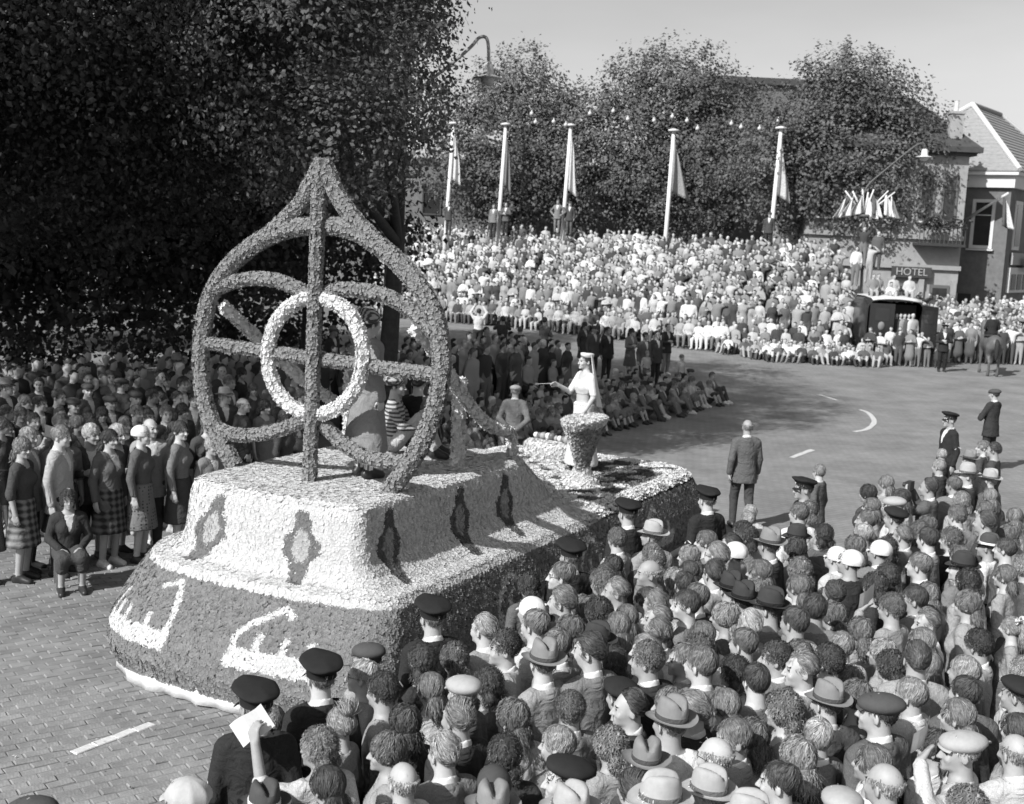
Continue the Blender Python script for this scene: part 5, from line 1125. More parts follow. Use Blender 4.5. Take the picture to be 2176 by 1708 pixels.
bm_ = mb.mesh('belt', True); bm_.materials.append(M_BRASS); obj('belt', bm_, None, L_)
sc = 1.70 / 1.75; M4 = Matrix.Translation(L_.location) @ Matrix.Rotation(L_.rotation_euler.z, 4, 'Z') @ Matrix.Scale(sc, 4)
a_, b_ = M4 @ Vector((-.19, -.42, 1.28)), M4 @ Vector((-.20, -.72, 1.27)); mb = MB(); mb.tube([a_, b_], [.005, .003], n=6); tag(mb.build('wand', M_SILK), 'thin white wand in the hand of the veiled woman', 'wand')

# ------------------------------------------------------------------ programmes and cameras in hands
bpy.context.view_layer.update()
pm = [sheet_mesh(seed=i) for i in range(3)]
mb = MB(); mb.box((0, 0, 0), (.15, .07, .10)); mb.lathe([(.03, 0), (.03, .05), (.022, .055), (.001, .05)], n=12); camV = mb.V[:8] + [(x, -z - .03, y) for x, y, z in mb.V[8:]]; mb.V = camV; cam_me = mb.mesh('camera'); M_CAM = grey('camera_leather', .03, rough=.5)
k = 0
for o, ps in HELD:
    M4 = o.matrix_world; wp = {'lift': (.31, -.28, 1.76), 'paper': (.02, -.40, 1.30), 'shade': (.06, -.19, 1.70), 'camera': (0, -.235, 1.63)}[ps]
    p = M4 @ Vector(wp); rz = o.rotation_euler.z
    if ps == 'camera': c = obj('camera', cam_me, M_CAM, None, loc=p, rot=(0, 0, rz)); tag(c, 'small black camera held up by %s' % ('the man on the road' if p.y > 20 else 'the man in the near crowd'), 'camera'); continue
    c = obj('programme', pm[k % 3], M_SHEET, None, loc=p, rot=({'lift': .5, 'paper': .8, 'shade': -.2}[ps], {'lift': .5, 'paper': 0, 'shade': .3}[ps], rz + rng.normal(0, .2))); k += 1
    HELD_LABEL = None; c['owner'] = o.name; tag(c, None, 'paper', 'programmes held by spectators')
HELD_P = [c for c in bpy.data.objects if c.name.startswith('programme')]
# ------------------------------------------------------------------ trees
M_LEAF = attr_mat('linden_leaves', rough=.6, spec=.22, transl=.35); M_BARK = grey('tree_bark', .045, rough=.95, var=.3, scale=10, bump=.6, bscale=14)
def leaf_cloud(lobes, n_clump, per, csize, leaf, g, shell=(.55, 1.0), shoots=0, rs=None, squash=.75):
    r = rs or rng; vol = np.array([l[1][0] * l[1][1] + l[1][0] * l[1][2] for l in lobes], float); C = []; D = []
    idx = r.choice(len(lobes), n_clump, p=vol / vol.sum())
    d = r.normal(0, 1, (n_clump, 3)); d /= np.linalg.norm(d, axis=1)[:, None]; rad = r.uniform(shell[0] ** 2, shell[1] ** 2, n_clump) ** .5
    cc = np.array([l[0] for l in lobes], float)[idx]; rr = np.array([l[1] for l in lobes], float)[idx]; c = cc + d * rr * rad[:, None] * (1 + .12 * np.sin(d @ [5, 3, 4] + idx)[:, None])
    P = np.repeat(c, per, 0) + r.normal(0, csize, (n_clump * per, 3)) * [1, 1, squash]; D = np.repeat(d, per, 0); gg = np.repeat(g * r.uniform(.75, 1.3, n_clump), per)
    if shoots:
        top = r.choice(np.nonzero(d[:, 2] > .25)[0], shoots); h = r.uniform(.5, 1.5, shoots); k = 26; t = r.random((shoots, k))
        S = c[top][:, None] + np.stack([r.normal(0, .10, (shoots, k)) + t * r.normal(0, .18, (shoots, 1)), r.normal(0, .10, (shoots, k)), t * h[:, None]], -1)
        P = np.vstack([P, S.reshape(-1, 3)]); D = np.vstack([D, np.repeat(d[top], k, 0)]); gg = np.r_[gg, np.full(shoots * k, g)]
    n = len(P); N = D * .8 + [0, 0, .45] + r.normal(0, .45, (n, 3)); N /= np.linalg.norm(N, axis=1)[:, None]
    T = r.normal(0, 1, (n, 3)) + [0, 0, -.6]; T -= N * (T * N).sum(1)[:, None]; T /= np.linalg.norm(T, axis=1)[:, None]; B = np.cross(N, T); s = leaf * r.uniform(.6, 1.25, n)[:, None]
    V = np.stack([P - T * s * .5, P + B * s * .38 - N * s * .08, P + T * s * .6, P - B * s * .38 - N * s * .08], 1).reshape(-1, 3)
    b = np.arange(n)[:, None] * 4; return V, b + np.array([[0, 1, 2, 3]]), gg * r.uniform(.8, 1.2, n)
def tree(label, base, trunk_h, lobes, n_clump, per, csize, leaf, g, tr=.22, shoots=0, group=None, limbs=5, shell=(.55, 1.0), squash=.75):
    root = empty('linden_tree', (base[0], base[1], 0)); tag(root, label, 'tree', group); b0 = np.array([base[0], base[1], 0.])
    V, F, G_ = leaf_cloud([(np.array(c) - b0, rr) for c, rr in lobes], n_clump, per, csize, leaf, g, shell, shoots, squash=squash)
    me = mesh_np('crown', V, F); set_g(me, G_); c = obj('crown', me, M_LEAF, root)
    mb = MB(); top = np.array([.15, .1, trunk_h]); mb.tube(smooth_path([(0, 0, -.05), (.05, 0, trunk_h * .5), tuple(top)], 8), [tr * 1.4, tr * 1.1, tr, tr, tr * .95, tr * .9, tr * .85, tr * .8], n=9); mb.build('trunk', M_BARK, root, True)
    for k in range(limbs):
        lc, lr = lobes[k % len(lobes)]; e = np.array(lc) - b0 + rng.normal(0, .35, 3) * np.array(lr); m = top * .5 + e * .5 + [0, 0, -.2]
        mb = MB(); mb.tube(smooth_path([tuple(top - [0, 0, .4]), tuple(m), tuple(e)], 8), np.linspace(tr * .6, tr * .12, 8), n=7); mb.build('limb', M_BARK, root, True)
    return root
GB = 'trees over the far kerb'
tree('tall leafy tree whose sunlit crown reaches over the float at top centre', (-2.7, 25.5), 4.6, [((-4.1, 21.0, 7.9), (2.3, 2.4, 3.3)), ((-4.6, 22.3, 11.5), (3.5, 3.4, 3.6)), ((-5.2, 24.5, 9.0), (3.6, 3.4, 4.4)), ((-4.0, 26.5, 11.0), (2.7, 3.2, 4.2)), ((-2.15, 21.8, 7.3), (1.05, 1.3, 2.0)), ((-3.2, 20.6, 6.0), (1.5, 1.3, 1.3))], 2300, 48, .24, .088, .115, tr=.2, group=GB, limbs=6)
tree('huge dark tree filling the upper left corner above the standing spectators', (-10.0, 20.0), 4.0, [((-11.6, 13.8, 9.4), (4.3, 3.8, 4.0)), ((-7.8, 19.6, 8.6), (3.2, 3.4, 4.6)), ((-6.8, 21.8, 7.0), (3.0, 2.6, 3.4)), ((-10.8, 19.5, 12.0), (4.8, 4.6, 4.0)), ((-10.5, 20.5, 6.4), (4.2, 3.0, 2.6)), ((-8.0, 22.0, 5.4), (3.4, 2.2, 2.0))], 2600, 46, .29, .098, .036, tr=.36, group=GB, limbs=4, shell=(.4, 1.0))  # leaf tone darkened in place of shade; first lobe unseen, set to shade spectators
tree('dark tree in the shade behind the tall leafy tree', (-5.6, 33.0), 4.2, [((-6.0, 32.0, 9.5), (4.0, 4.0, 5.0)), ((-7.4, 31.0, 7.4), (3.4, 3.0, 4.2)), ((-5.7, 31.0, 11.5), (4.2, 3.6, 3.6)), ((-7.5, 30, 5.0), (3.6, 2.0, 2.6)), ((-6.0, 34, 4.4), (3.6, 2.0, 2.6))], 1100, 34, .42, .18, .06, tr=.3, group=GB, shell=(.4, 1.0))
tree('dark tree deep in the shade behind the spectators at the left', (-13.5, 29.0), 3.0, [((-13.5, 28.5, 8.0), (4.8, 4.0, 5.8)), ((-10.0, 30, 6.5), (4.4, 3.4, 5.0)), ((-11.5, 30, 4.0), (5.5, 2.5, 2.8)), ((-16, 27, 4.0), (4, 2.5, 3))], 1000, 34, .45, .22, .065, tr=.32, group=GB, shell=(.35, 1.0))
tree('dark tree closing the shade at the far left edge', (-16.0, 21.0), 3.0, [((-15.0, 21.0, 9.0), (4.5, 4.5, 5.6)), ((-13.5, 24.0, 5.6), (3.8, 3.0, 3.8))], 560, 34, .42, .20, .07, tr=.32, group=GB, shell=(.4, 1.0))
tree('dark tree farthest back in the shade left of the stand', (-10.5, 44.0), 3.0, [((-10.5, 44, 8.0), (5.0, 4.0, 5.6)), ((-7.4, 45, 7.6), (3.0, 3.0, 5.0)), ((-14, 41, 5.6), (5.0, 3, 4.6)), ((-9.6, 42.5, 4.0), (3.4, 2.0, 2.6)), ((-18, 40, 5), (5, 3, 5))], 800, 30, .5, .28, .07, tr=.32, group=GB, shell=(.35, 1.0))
V, F, G_ = leaf_cloud([((-26 + 3.1 * k, 30.5 + .95 * k + (1.5 if k > 4 else 0), 1.4), (2.4, 1.0, 1.9)) for k in range(7)], 420, 30, .30, .20, .05, shell=(.5, 1.0)); me = mesh_np('backdrop', V, F); set_g(me, G_); tag(obj('backdrop', me, M_LEAF), 'added leafy hedge in the shade behind the left spectators', 'backdrop')  # foliage added to turn the lit strip behind the spectators black
GF = 'trees behind the grandstand'
def far_tree(label, px, yy, x_w, z0, z1, n, seed):
    x = aty(px, 520, yy)[0]; zc = (z0 + z1) / 2; h = (z1 - z0) / 2; w_ = x_w / 2
    L_ = [((x, yy, zc), (w_ * .80, 3.0, h * .9)), ((x - w_ * .45, yy - .6, zc - h * .15), (w_ * .58, 2.4, h * .72)), ((x + w_ * .45, yy - .4, zc - h * .1), (w_ * .58, 2.4, h * .75)), ((x, yy - .8, zc - h * .45), (w_ * .7, 2.2, h * .5)), ((x + .5, yy, z1 - h * .5), (w_ * .55, 2.2, h * .5))]
    tree(label, (x, yy), z0 + 1.6, L_, int(n * 1.4), 30, .34, .175, .15, tr=.24, shoots=70, group=GF, limbs=5, shell=(.6, 1.0))
far_tree('bushy tree behind the stand beside the hanging street lamp', 1080, 69.5, 10.2, 4.4, 14.9, 900, 1)
far_tree('bushy tree behind the middle flagpoles, broadest crown of the row', 1402, 68.5, 14.6, 4.4, 15.5, 1150, 2)
far_tree('bushy tree in front of the hotel with flags below it', 1768, 61.5, 11.0, 4.4, 14.5, 1100, 3)
# ------------------------------------------------------------------ buildings
M_DARKBRICK = grey('dark_brick_wall', .14, rough=.9, var=.25, scale=3, bump=.3, bscale=40); M_BAND = grey('dark_stone_band', .045, rough=.9); M_PLASTER = grey('grey_plaster', .29, rough=.9, var=.15, scale=2.5, bump=.15, bscale=12); M_PLASTER2 = grey('worn_plaster', .30, rough=.9, var=.15, scale=2)
M_SLATE = grey('dark_roof', .06, rough=.8, var=.2, scale=5); M_TRIM = grey('white_trim', .55, rough=.7, var=.06, scale=3); M_PANE = grey('window_glass', .03, rough=.08, spec=.7, var=.3, scale=1.5)
def window(parent, x, z, w_, h_, y, sill=True, frame=M_TRIM, fw_=.09):
    mb = MB(); mb.box((x, y, z + h_ / 2 - fw_ / 2), (w_, .10, fw_)); mb.box((x, y, z - h_ / 2 + fw_ / 2), (w_, .10, fw_))
    mb.box((x - w_ / 2 + fw_ / 2, y, z), (fw_, .10, h_ - 2 * fw_)); mb.box((x + w_ / 2 - fw_ / 2, y, z), (fw_, .10, h_ - 2 * fw_)); mb.box((x, y + .01, z + h_ * .18), (w_ - 2 * fw_, .05, .05)); f = mb.build('window', frame, parent)
    mb = MB(); mb.box((x, y + .035, z), (w_ - 2 * fw_ - .01, .02, h_ - 2 * fw_ - .01)); mb.build('pane', M_PANE, f)
    if sill: mb = MB(); mb.box((x, y - .06, z - h_ / 2 - .06), (w_ + .2, .24, .08)); mb.build('sill', M_TRIM, f)
B1 = empty('long_building', (5, 75, 0)); tag(B1, 'long dark brick building behind the row of bushy trees', 'building')
mb = MB(); mb.box((11, 5, 7.1), (11, 10, 14.2)); mb.build('wall', M_DARKBRICK, B1); mb = MB(); mb.box((-5, 5.01, 4.3), (20.98, 10, 8.6)); mb.build('wall', M_DARKBRICK, B1)
mb = MB(); mb.box((11, 4.98, 14.4), (11.5, 10.6, .4)); mb.build('roof_edge', M_SLATE, B1)
for zz, xc, wl in ((4.3, .5, 32.2), (8.75, .5, 32.2)): mb = MB(); mb.box((xc, -.06, zz), (wl, .14, .35)); mb.build('stone_band', M_BAND, B1)
for zz in (6.5, 10.8):
    for i in range(10):
        if zz < 8 or i > 6: window(B1, -13.5 + i * 3, zz, 1.2, 2.0, -.03, frame=grey('dark_window_frame', .06), sill=False)
HT = empty('hotel', (aty(2052, 420, 60.)[0] - 2.25, 60.0, 0)); tag(HT, 'grey plastered corner hotel with dark roof right of the trees', 'building')
HX0, HX1 = -5.5, 2.25; hw = HX1 - HX0; hc = (HX0 + HX1) / 2
mb = MB(); mb.box((hc, 4, 4.75), (hw, 8, 9.5)); mb.build('wall', M_PLASTER, HT)
mb = MB(); mb.box((hc, -.01, 1.35), (hw + .06, .12, 2.7)); mb.build('plinth', M_PLASTER2, HT)
mb = MB(); mb.box((hc, 3.95, 9.62), (hw + .9, 9.0, .26)); mb.box((hc, 3.95, 9.42), (hw + .5, 8.5, .14)); mb.build('eave', M_SLATE, HT)
V = [(HX0 - .4, -.5, 9.75), (HX1 + .4, -.5, 9.75), (HX1 + .4, 8.4, 9.75), (HX0 - .4, 8.4, 9.75), (HX0 + 2, 2.6, 12.3), (HX1 - 2.2, 2.6, 12.3), (HX1 - 2.2, 5.2, 12.3), (HX0 + 2, 5.2, 12.3)]
rf = obj('roof', mesh_np('roof', V, [(0, 1, 5, 4), (1, 2, 6, 5), (2, 3, 7, 6), (3, 0, 4, 7), (4, 5, 6, 7)]), M_SLATE, HT)
mb = MB(); mb.box((HX1 - .75, .3, 10.6), (.62, .6, 1.5)); mb.box((HX1 - .75, .3, 11.4), (.74, .72, .12)); mb.build('chimney', M_PLASTER2, rf)
mb = MB(); mb.lathe([(.12, 0), (.10, .5), (.12, .55)], n=10, c=(HX1 - .75, .3, 11.45)); mb.build('chimney_pot', M_TRIM, rf)
for i, xx in enumerate((-4.6, -2.9, -1.2, .35, 1.45)): window(HT, xx, 7.3, .75, 2.3, -.03, frame=grey('grey_window_frame', .12))
for zz in (5.35, 3.9): mb = MB(); mb.box((hc, -.06, zz), (hw + .1, .2, .22)); mb.build('stone_band', M_PLASTER2, HT)
mb = MB(); mb.box((1.0, -.45, 5.0), (2.3, .9, .12)); mb.build('balcony_slab', M_BAND, HT)
for k in range(12): mb = MB(); mb.box((-.1 + k * .2, -.86, 5.45), (.035, .035, .8)); mb.build('baluster', M_SLATE, HT)
mb = MB(); mb.box((1.0, -.86, 5.88), (2.4, .06, .06)); mb.build('handrail', M_SLATE, HT)
V, F, G_ = leaf_cloud([((1.0, -.86, 6.05), (1.2, .25, .35))], 40, 16, .12, .14, .09); me = mesh_np('flower_box', V, F); set_g(me, G_); tag(obj('flower_box', me, M_LEAF, HT), kind='stuff')
for xx, ww in ((-.55, .62), (1.35, .7)):
    mb = MB(); mb.box((xx, -.09, 1.5), (ww + .24, .12, 3.1)); d = mb.build('door', grey('grey_window_frame', .12), HT); mb = MB(); mb.box((xx, -.16, 1.55), (ww, .03, 2.7)); mb.build('pane', M_PANE, d)
for xx in (-1.1, .4, 2.0): mb = MB(); mb.box((xx, -.12, 1.65), (.26, .26, 3.3)); mb.build('pilaster', M_PLASTER2, HT)
mb = MB(); mb.box((-.15, -.24, 3.62), (1.95, .10, .52)); sg = mb.build('sign_board', grey('sign_board', .055, rough=.6), HT)
def text(body, size, mat, parent, loc, rot, name='lettering', depth=.02):
    cu_ = bpy.data.curves.new(name, 'FONT'); cu_.body = body; cu_.size = size; cu_.extrude = depth; cu_.align_x = 'CENTER'; cu_.align_y = 'CENTER'
    o = bpy.data.objects.new('tmp', cu_); COL.objects.link(o); dg = bpy.context.evaluated_depsgraph_get(); me = bpy.data.meshes.new_from_object(o.evaluated_get(dg)); bpy.data.objects.remove(o); me.name = name
    me.materials.clear(); return obj(name, me, mat, parent, loc=loc, rot=rot)
text('HOTEL', .50, grey('pale_lettering', .34), sg, (-.15, -.31, 3.62), (math.pi / 2, 0, 0))
hcx, hcy = aty(2150, 400, 62.)[:2]; HSA = math.atan2(-.6, .8); HS = empty('tiled_house', (hcx - 3.75 * .8, hcy + 3.75 * .6, 0), HSA); tag(HS, 'brick house with pale hipped tile roof and white cornice at the right edge', 'building')
mb = MB(); mb.box((0, 7, 4.3), (7.5, 14, 8.6)); mb.build('wall', M_DARKBRICK, HS)
mb = MB(); mb.box((0, 6.95, 8.35), (7.9, 14.4, .62)); mb.box((0, 6.9, 8.75), (8.3, 14.8, .18)); mb.build('cornice', M_TRIM, HS)
M_TILE = grey('pale_roof_tiles', .27, rough=.8, var=.18, scale=6, bump=.2, bscale=30)
e = [(-4.2, -.55), (4.2, -.55), (4.2, 14.5), (-4.2, 14.5)]; rz0, rz1 = 8.85, 12.7; ra, rb = (0, 4.6), (0, 10)
V = []; F = []
def slope(a, b, c, d, rows=18):     # a-b eave, d-c ridge, stepped courses
    a, b, c, d = map(np.array, (a, b, c, d))
    for i in range(rows):
        t0, t1 = i / rows, (i + 1) / rows; n0 = len(V); p = [a + (d - a) * t0, b + (c - b) * t0, b + (c - b) * t1, a + (d - a) * t1]
        for k, q in enumerate(p): V.append(tuple(q + np.array([0, 0, .06 if k < 2 else 0.])))
        F.append((n0, n0 + 1, n0 + 2, n0 + 3))
        for q in (p[0], p[1]): V.append(tuple(q))
        F.append((n0 + 4, n0 + 5, n0 + 1, n0))
E3 = [(x, y, rz0) for x, y in e]; RA, RB = (*ra, rz1), (*rb, rz1)
slope(E3[0], E3[1], RA, RA); slope(E3[1], E3[2], RB, RA); slope(E3[2], E3[3], RB, RB); slope(E3[3], E3[0], RA, RB)
rf = obj('roof', mesh_np('roof', V, F), M_TILE, HS)
for a, b in ((E3[0], RA), (E3[1], RA), (RA, RB), (E3[2], RB)): mb = MB(); mb.tube([np.array(a) + [0, 0, .08], np.array(b) + [0, 0, .1]], .13, n=8); mb.build('ridge_tiles', M_TRIM if a != RA else M_TILE, rf)
for xx in (-2.3, .2, 2.5): window(HS, xx, 6.2, 1.15, 2.5, -.03, fw_=.16)
for k in range(4):
    yy = 1.6 + k * 3.2; mb = MB(); mb.box((3.77, yy, 6.2), (.10, 1.2, 2.5)); f = mb.build('window', M_TRIM, HS); mb = MB(); mb.box((3.81, yy, 6.2), (.06, .85, 2.1)); mb.build('pane', M_PANE, f)
mb = MB(); mb.box((3.8, 2.6, 3.4), (.16, 3.6, 1.3)); sp = mb.build('shop_window', M_TRIM, HS)
for k in range(3): mb = MB(); mb.box((3.9, 1.5 + k * 1.1, 3.3), (.03, .8, .8)); mb.build('pane', M_PANE, sp)
mb = MB(); mb.box((3.86, 2.6, 4.5), (.12, 3.4, .62)); mb.build('sign_board', grey('grey_sign', .3), HS)
mb = MB(); mb.box((4.2, 3.0, 4.25), (.06, 1.5, .7)); mb.build('banner', M_TRIM, HS)
mb = MB(); mb.box((1.6, -.06, 1.3), (1.3, .12, 2.6)); mb.build('door', M_BAND, HS)
# ------------------------------------------------------------------ flags, lamps, globes
M_POLE = grey('white_painted_pole', .6, rough=.6, var=.1); M_IRON = grey('iron_post', .10, rough=.5, var=.1)
def flag_mesh(name, L_, W_, seed):
    V = []; F = []; n, m = 16, 14
    for i in range(n):
        t = i / (n - 1)
        for j in range(m):
            s = j / (m - 1); w_ = W_ * (.12 + .88 * t ** .8); V.append((w_ * s + .05 * math.sin(4 * t + seed) * s, .10 * math.sin(s * 9 + seed + 2 * t) * (.3 + t) * W_ * 1.6, -L_ * t - .25 * L_ * s * (1 - .3 * t) * (1 if seed % 2 else .75)))
    for i in range(n - 1):
        for j in range(m - 1): F.append((i * m + j, i * m + j + 1, (i + 1) * m + j + 1, (i + 1) * m + j))
    return mesh_np(name, V, np.array(F), True)
def flag(parent, loc, L_, W_, g, seed, name='flag', rot=(0, 0, 0), two=None):
    me = flag_mesh(name, L_, W_, seed); me.materials.append(fabric(g)); o = obj(name, me, None, parent, loc=loc, rot=rot); md = o.modifiers.new('t', 'SOLIDIFY'); md.thickness = .012
    if two is not None:
        me.materials.append(fabric(two)); mi = np.array([1 if (i % 13) > 6 else 0 for i in range(len(me.polygons))], np.int32); me.polygons.foreach_set('material_index', mi)
    return o
for i, (bx, tx, ty, yy, g, nm) in enumerate(((947, 964, 262, 66.3, .5, 'white'), (1058, 1075, 264, 65.8, .16, 'dark grey'), (1195, 1213, 266, 64.4, .5, 'white'), (1415, 1432, 277, 60.2, .26, 'mid-grey'), (1638, 1660, 272, 58.6, .45, 'pale'))):
    b = aty(bx, 500, yy); t = aty(tx, ty, yy); lean = (t[0] - b[0]) / (t[2] - b[2]); x0 = t[0] - lean * t[2]
    r = empty('flagpole', (x0, yy, 0)); tag(r, 'white flagpole with drooping %s flag, %s from the left behind the stand' % (nm, ORD[i]), 'flagpole', 'flagpoles behind the stand')
    mb = MB(); mb.tube([(0, 0, 0), (lean * t[2], 0, t[2])], [.13, .09], n=10); mb.build('pole', M_POLE, r, True)
    mb = MB(); mb.lathe([(.001, -.05), (.28, -.04), (.28, .03), (.1, .08), (.001, .1)], n=14, c=(lean * t[2], 0, t[2])); mb.build('finial', M_POLE, r, True)
    flag(r, (lean * t[2] * .95 + .06, -.02, t[2] - .35), 2.6 + .2 * (i % 3), (.50, .45, .52, .95, .62)[i], g, i)
LP = [(1100 + x / 1.978, y / 1.978) for x, y in ((1128, 705), (1152, 758), (1265, 755), (1340, 775), (1490, 705), (1635, 690), (1725, 740), (1888, 748), (2002, 724), (2093, 750), (2160, 798))] + [(2117 + x / 1.978, y / 1.978) for x, y in ((147, 798), (357, 768), (417, 790), (532, 798), (648, 748))]
M_GLOBE = grey('opal_glass', .5, rough=.3); mb = MB(); mb.lathe([(.001, -.10), (.06, -.08), (.095, -.03), (.095, .03), (.06, .08), (.03, .10), (.03, .17), (.001, .17)], n=12); gm = mb.mesh('globe_lamp', True); gm.materials.append(M_GLOBE)
for i, (x, y) in enumerate(LP):
    q = aty(x * .6764, y * .6764, 60.5 - .075 * i); o = obj('globe_lamp', gm, None, None, loc=tuple(q)); tag(o, 'white globe lamp strung before the trees, %s from the left' % ORD[i], 'globe lamp', 'globe lamps strung before the trees')
mb = MB(); mb.tube([tuple(aty(x * .6764, y * .6764, 60.5 - .075 * i) + [0, 0, .17]) for i, (x, y) in enumerate(LP)], .012, n=4); tag(mb.build('lamp_cable', M_IRON), 'thin cable carrying the white globe lamps before the trees', 'cable')
def shade_lamp(parent, c, k=1.0):
    mb = MB(); mb.lathe([(.001, .34), (.09, .33), (.13, .26), (.14, .06), (.36, .0), (.36, -.02), (.15, -.01), (.001, -.01)], n=20, c=c); s = mb.build('lamp_shade', M_TRIM, parent, True); mb = MB(); mb.lathe([(.16, -.012), (.17, -.10), (.10, -.17), (.001, -.19)], n=16, c=c); mb.build('lamp_glass', M_GLOBE, parent, True)
S1 = empty('street_lamp', (*aty(826, 700, 30.)[:2], 0)); tag(S1, 'hooked street lamp with flat white shade hanging beside the tall tree', 'street lamp'); b = S1.location
P_ = [np.array(aty(x, y, 30.)) - np.array(b) for x, y in ((826, 380), (832, 270), (880, 200), (960, 135), (1000, 100), (1018, 80), (1033, 80), (1038, 100), (1038, 130))]
mb = MB(); mb.tube([(0, 0, 0), tuple(P_[0])], [.10, .08], n=10); mb.build('post', M_IRON, S1, True); mb = MB(); mb.tube(smooth_path([tuple(p) for p in P_], 40), .042, n=8); mb.build('hooked_arm', grey('grey_enamel', .3), S1, True); shade_lamp(S1, tuple(P_[-1] - [0, 0, .38]))
S2 = empty('street_lamp', (*aty(1836, 620, 52.6)[:2], 0)); tag(S2, 'street lamp post with long slanting arm and fan of small flags in the crowd', 'street lamp'); b = np.array(S2.location)
P_ = [np.array(aty(x, y, 52.6)) - b for x, y in ((1836, 470), (1836, 420), (1845, 393), (1880, 362), (1925, 325), (1948, 308), (1962, 304), (1966, 312))]
mb = MB(); mb.tube([(0, 0, 0), tuple(P_[0])], [.08, .055], n=10); mb.build('post', M_IRON, S2, True); mb = MB(); mb.tube(smooth_path([tuple(p) for p in P_], 40), .035, n=8); mb.build('slanting_arm', M_IRON, S2, True); shade_lamp(S2, tuple(P_[-1] - [0, 0, .42]))
cz = np.array(aty(1836, 458, 52.6)) - b
for i, (x, y, g, t2) in enumerate(((1796, 405, .2, .6), (1812, 406, .6, None), (1833, 402, .6, .2), (1845, 408, .6, None), (1857, 402, .1, .6), (1888, 405, .65, None), (1902, 408, .6, .2))):
    e = np.array(aty(x, y, 52.4)) - b; e2 = cz + (e - cz) * .12; mb = MB(); mb.tube([tuple(e2), tuple(e)], [.04, .035], n=6); st_ = mb.build('flag_stick', M_POLE, S2, True); flag(st_, tuple(e - (e - cz) * .12), .9, .55, g, i + 3, rot=(0, 0, 0 if x > 1836 else math.pi), two=t2)
mb = MB(); mb.lathe([(.30, -.05), (.33, 0), (.30, .05), (.27, 0), (.30, -.05)], n=16, c=tuple(cz)); mb.build('flag_ring', M_IRON, S2, True)
e0, e1 = np.array(aty(2052, 466, 63.2)), np.array(aty(2143, 410, 61.2)); fr_ = empty('slanting_flagpole', tuple(e0)); tag(fr_, 'slanting pole with a two-tone flag on the tiled house', 'flagpole'); mb = MB(); mb.tube([(0, 0, 0), tuple(e1 - e0)], [.07, .06], n=8); mb.build('pole', M_POLE, fr_, True); flag(fr_, tuple((e1 - e0) * .9), 1.5, .75, .1, 2, two=.62)
# ------------------------------------------------------------------ black van with its rear door open
vq = aty(1900, 700, 49.6); VAN = empty('delivery_van', (vq[0], vq[1], 0), -.06); VAN.scale = (1.14, 1.14, 1.12); tag(VAN, 'black delivery van with pale roof and one rear door open among the crowd', 'van')
M_VAN = grey('black_van_paint', .022, rough=.25, spec=.6); M_INT = grey('van_interior', .02); M_ROOFW = grey('pale_van_roof', .5, rough=.6)
def rrect(w_, z0, z1, r, n=6):
    P = []
    for cx, cz_, a0 in ((w_ / 2 - r, z0 + r * .5, -90), (w_ / 2 - r, z1 - r, 0), (-w_ / 2 + r, z1 - r, 90), (-w_ / 2 + r, z0 + r * .5, 180)):
        for k in range(n + 1):
            a = math.radians(a0 + 90 * k / n); rr = r if cz_ > 1 else r * .5; P.append((cx + r * math.cos(a), cz_ + rr * math.sin(a)))
    return P
secs = [(0, 1.95, .45, 2.28, .32), (.10, 2.04, .40, 2.36, .34), (1.2, 2.06, .40, 2.40, .34), (2.6, 2.04, .40, 2.38, .34), (3.1, 1.95, .42, 2.2, .34), (3.6, 1.8, .45, 1.5, .3), (4.4, 1.6, .5, 1.35, .3)]
V = []; F = []; n = 28
for y, w_, z0, z1, r in secs: V += [(x, y, z) for x, z in rrect(w_, z0, z1, r)]
for i in range(len(secs) - 1):
    for k in range(n): F.append((i * n + k, i * n + (k + 1) % n, (i + 1) * n + (k + 1) % n, (i + 1) * n + k))
F.append([(len(secs) - 1) * n + k for k in range(n)]); obj('body', mesh_np('body', V, F, True), M_VAN, VAN)
mb = MB(); mb.box((0, .5, 1.35), (1.7, .04, 1.6)); mb.build('interior_wall', M_INT, VAN)
V = []; F = []
for i, (y, w_, z0, z1, r) in enumerate(secs[:5]):
    for k in range(9): x = -w_ / 2 * .86 + w_ * .86 * k / 8; V.append((x, y, z1 + .012 + .07 * (1 - (2 * k / 8 - 1) ** 2)))
for i in range(4):
    for k in range(8): F.append((i * 9 + k, i * 9 + k + 1, (i + 1) * 9 + k + 1, (i + 1) * 9 + k))
o = obj('roof', mesh_np('roof', V, F, True), M_ROOFW, VAN); md = o.modifiers.new('t', 'SOLIDIFY'); md.thickness = .03
mb = MB(); mb.box((-.48, -.03, 1.35), (.88, .05, 1.66)); d = mb.build('rear_door', M_VAN, VAN); mb = MB(); mb.box((-.48, -.065, 1.78), (.5, .02, .46)); mb.build('pane', M_PANE, d)
mb = MB(); mb.lathe([(.001, .03), (.10, .02), (.12, -.01)], n=12); cr_ = mb.build('crest', grey('crest_grey', .18), d, True, loc=(-.48, -.07, 1.36), rot=(math.pi / 2, 0, 0), scale=(1, 1.35, 1))
mb = MB(); mb.box((.46, -.03, 0), (.92, .05, 1.66)); d = mb.build('rear_door', M_VAN, VAN, loc=(.98, 0, 1.35), rot=(0, 0, -1.25)); mb = MB(); mb.box((.46, -.065, .43), (.5, .02, .46)); mb.build('pane', M_PANE, d)
mb = MB(); mb.box((0, -.12, .42), (1.9, .14, .14)); mb.build('bumper', M_IRON, VAN)
wm = MB(); wm.lathe([(.12, -.1), (.30, -.11), (.36, -.06), (.36, .06), (.30, .11), (.12, .1)], n=20); tm_ = wm.mesh('wheel', True)
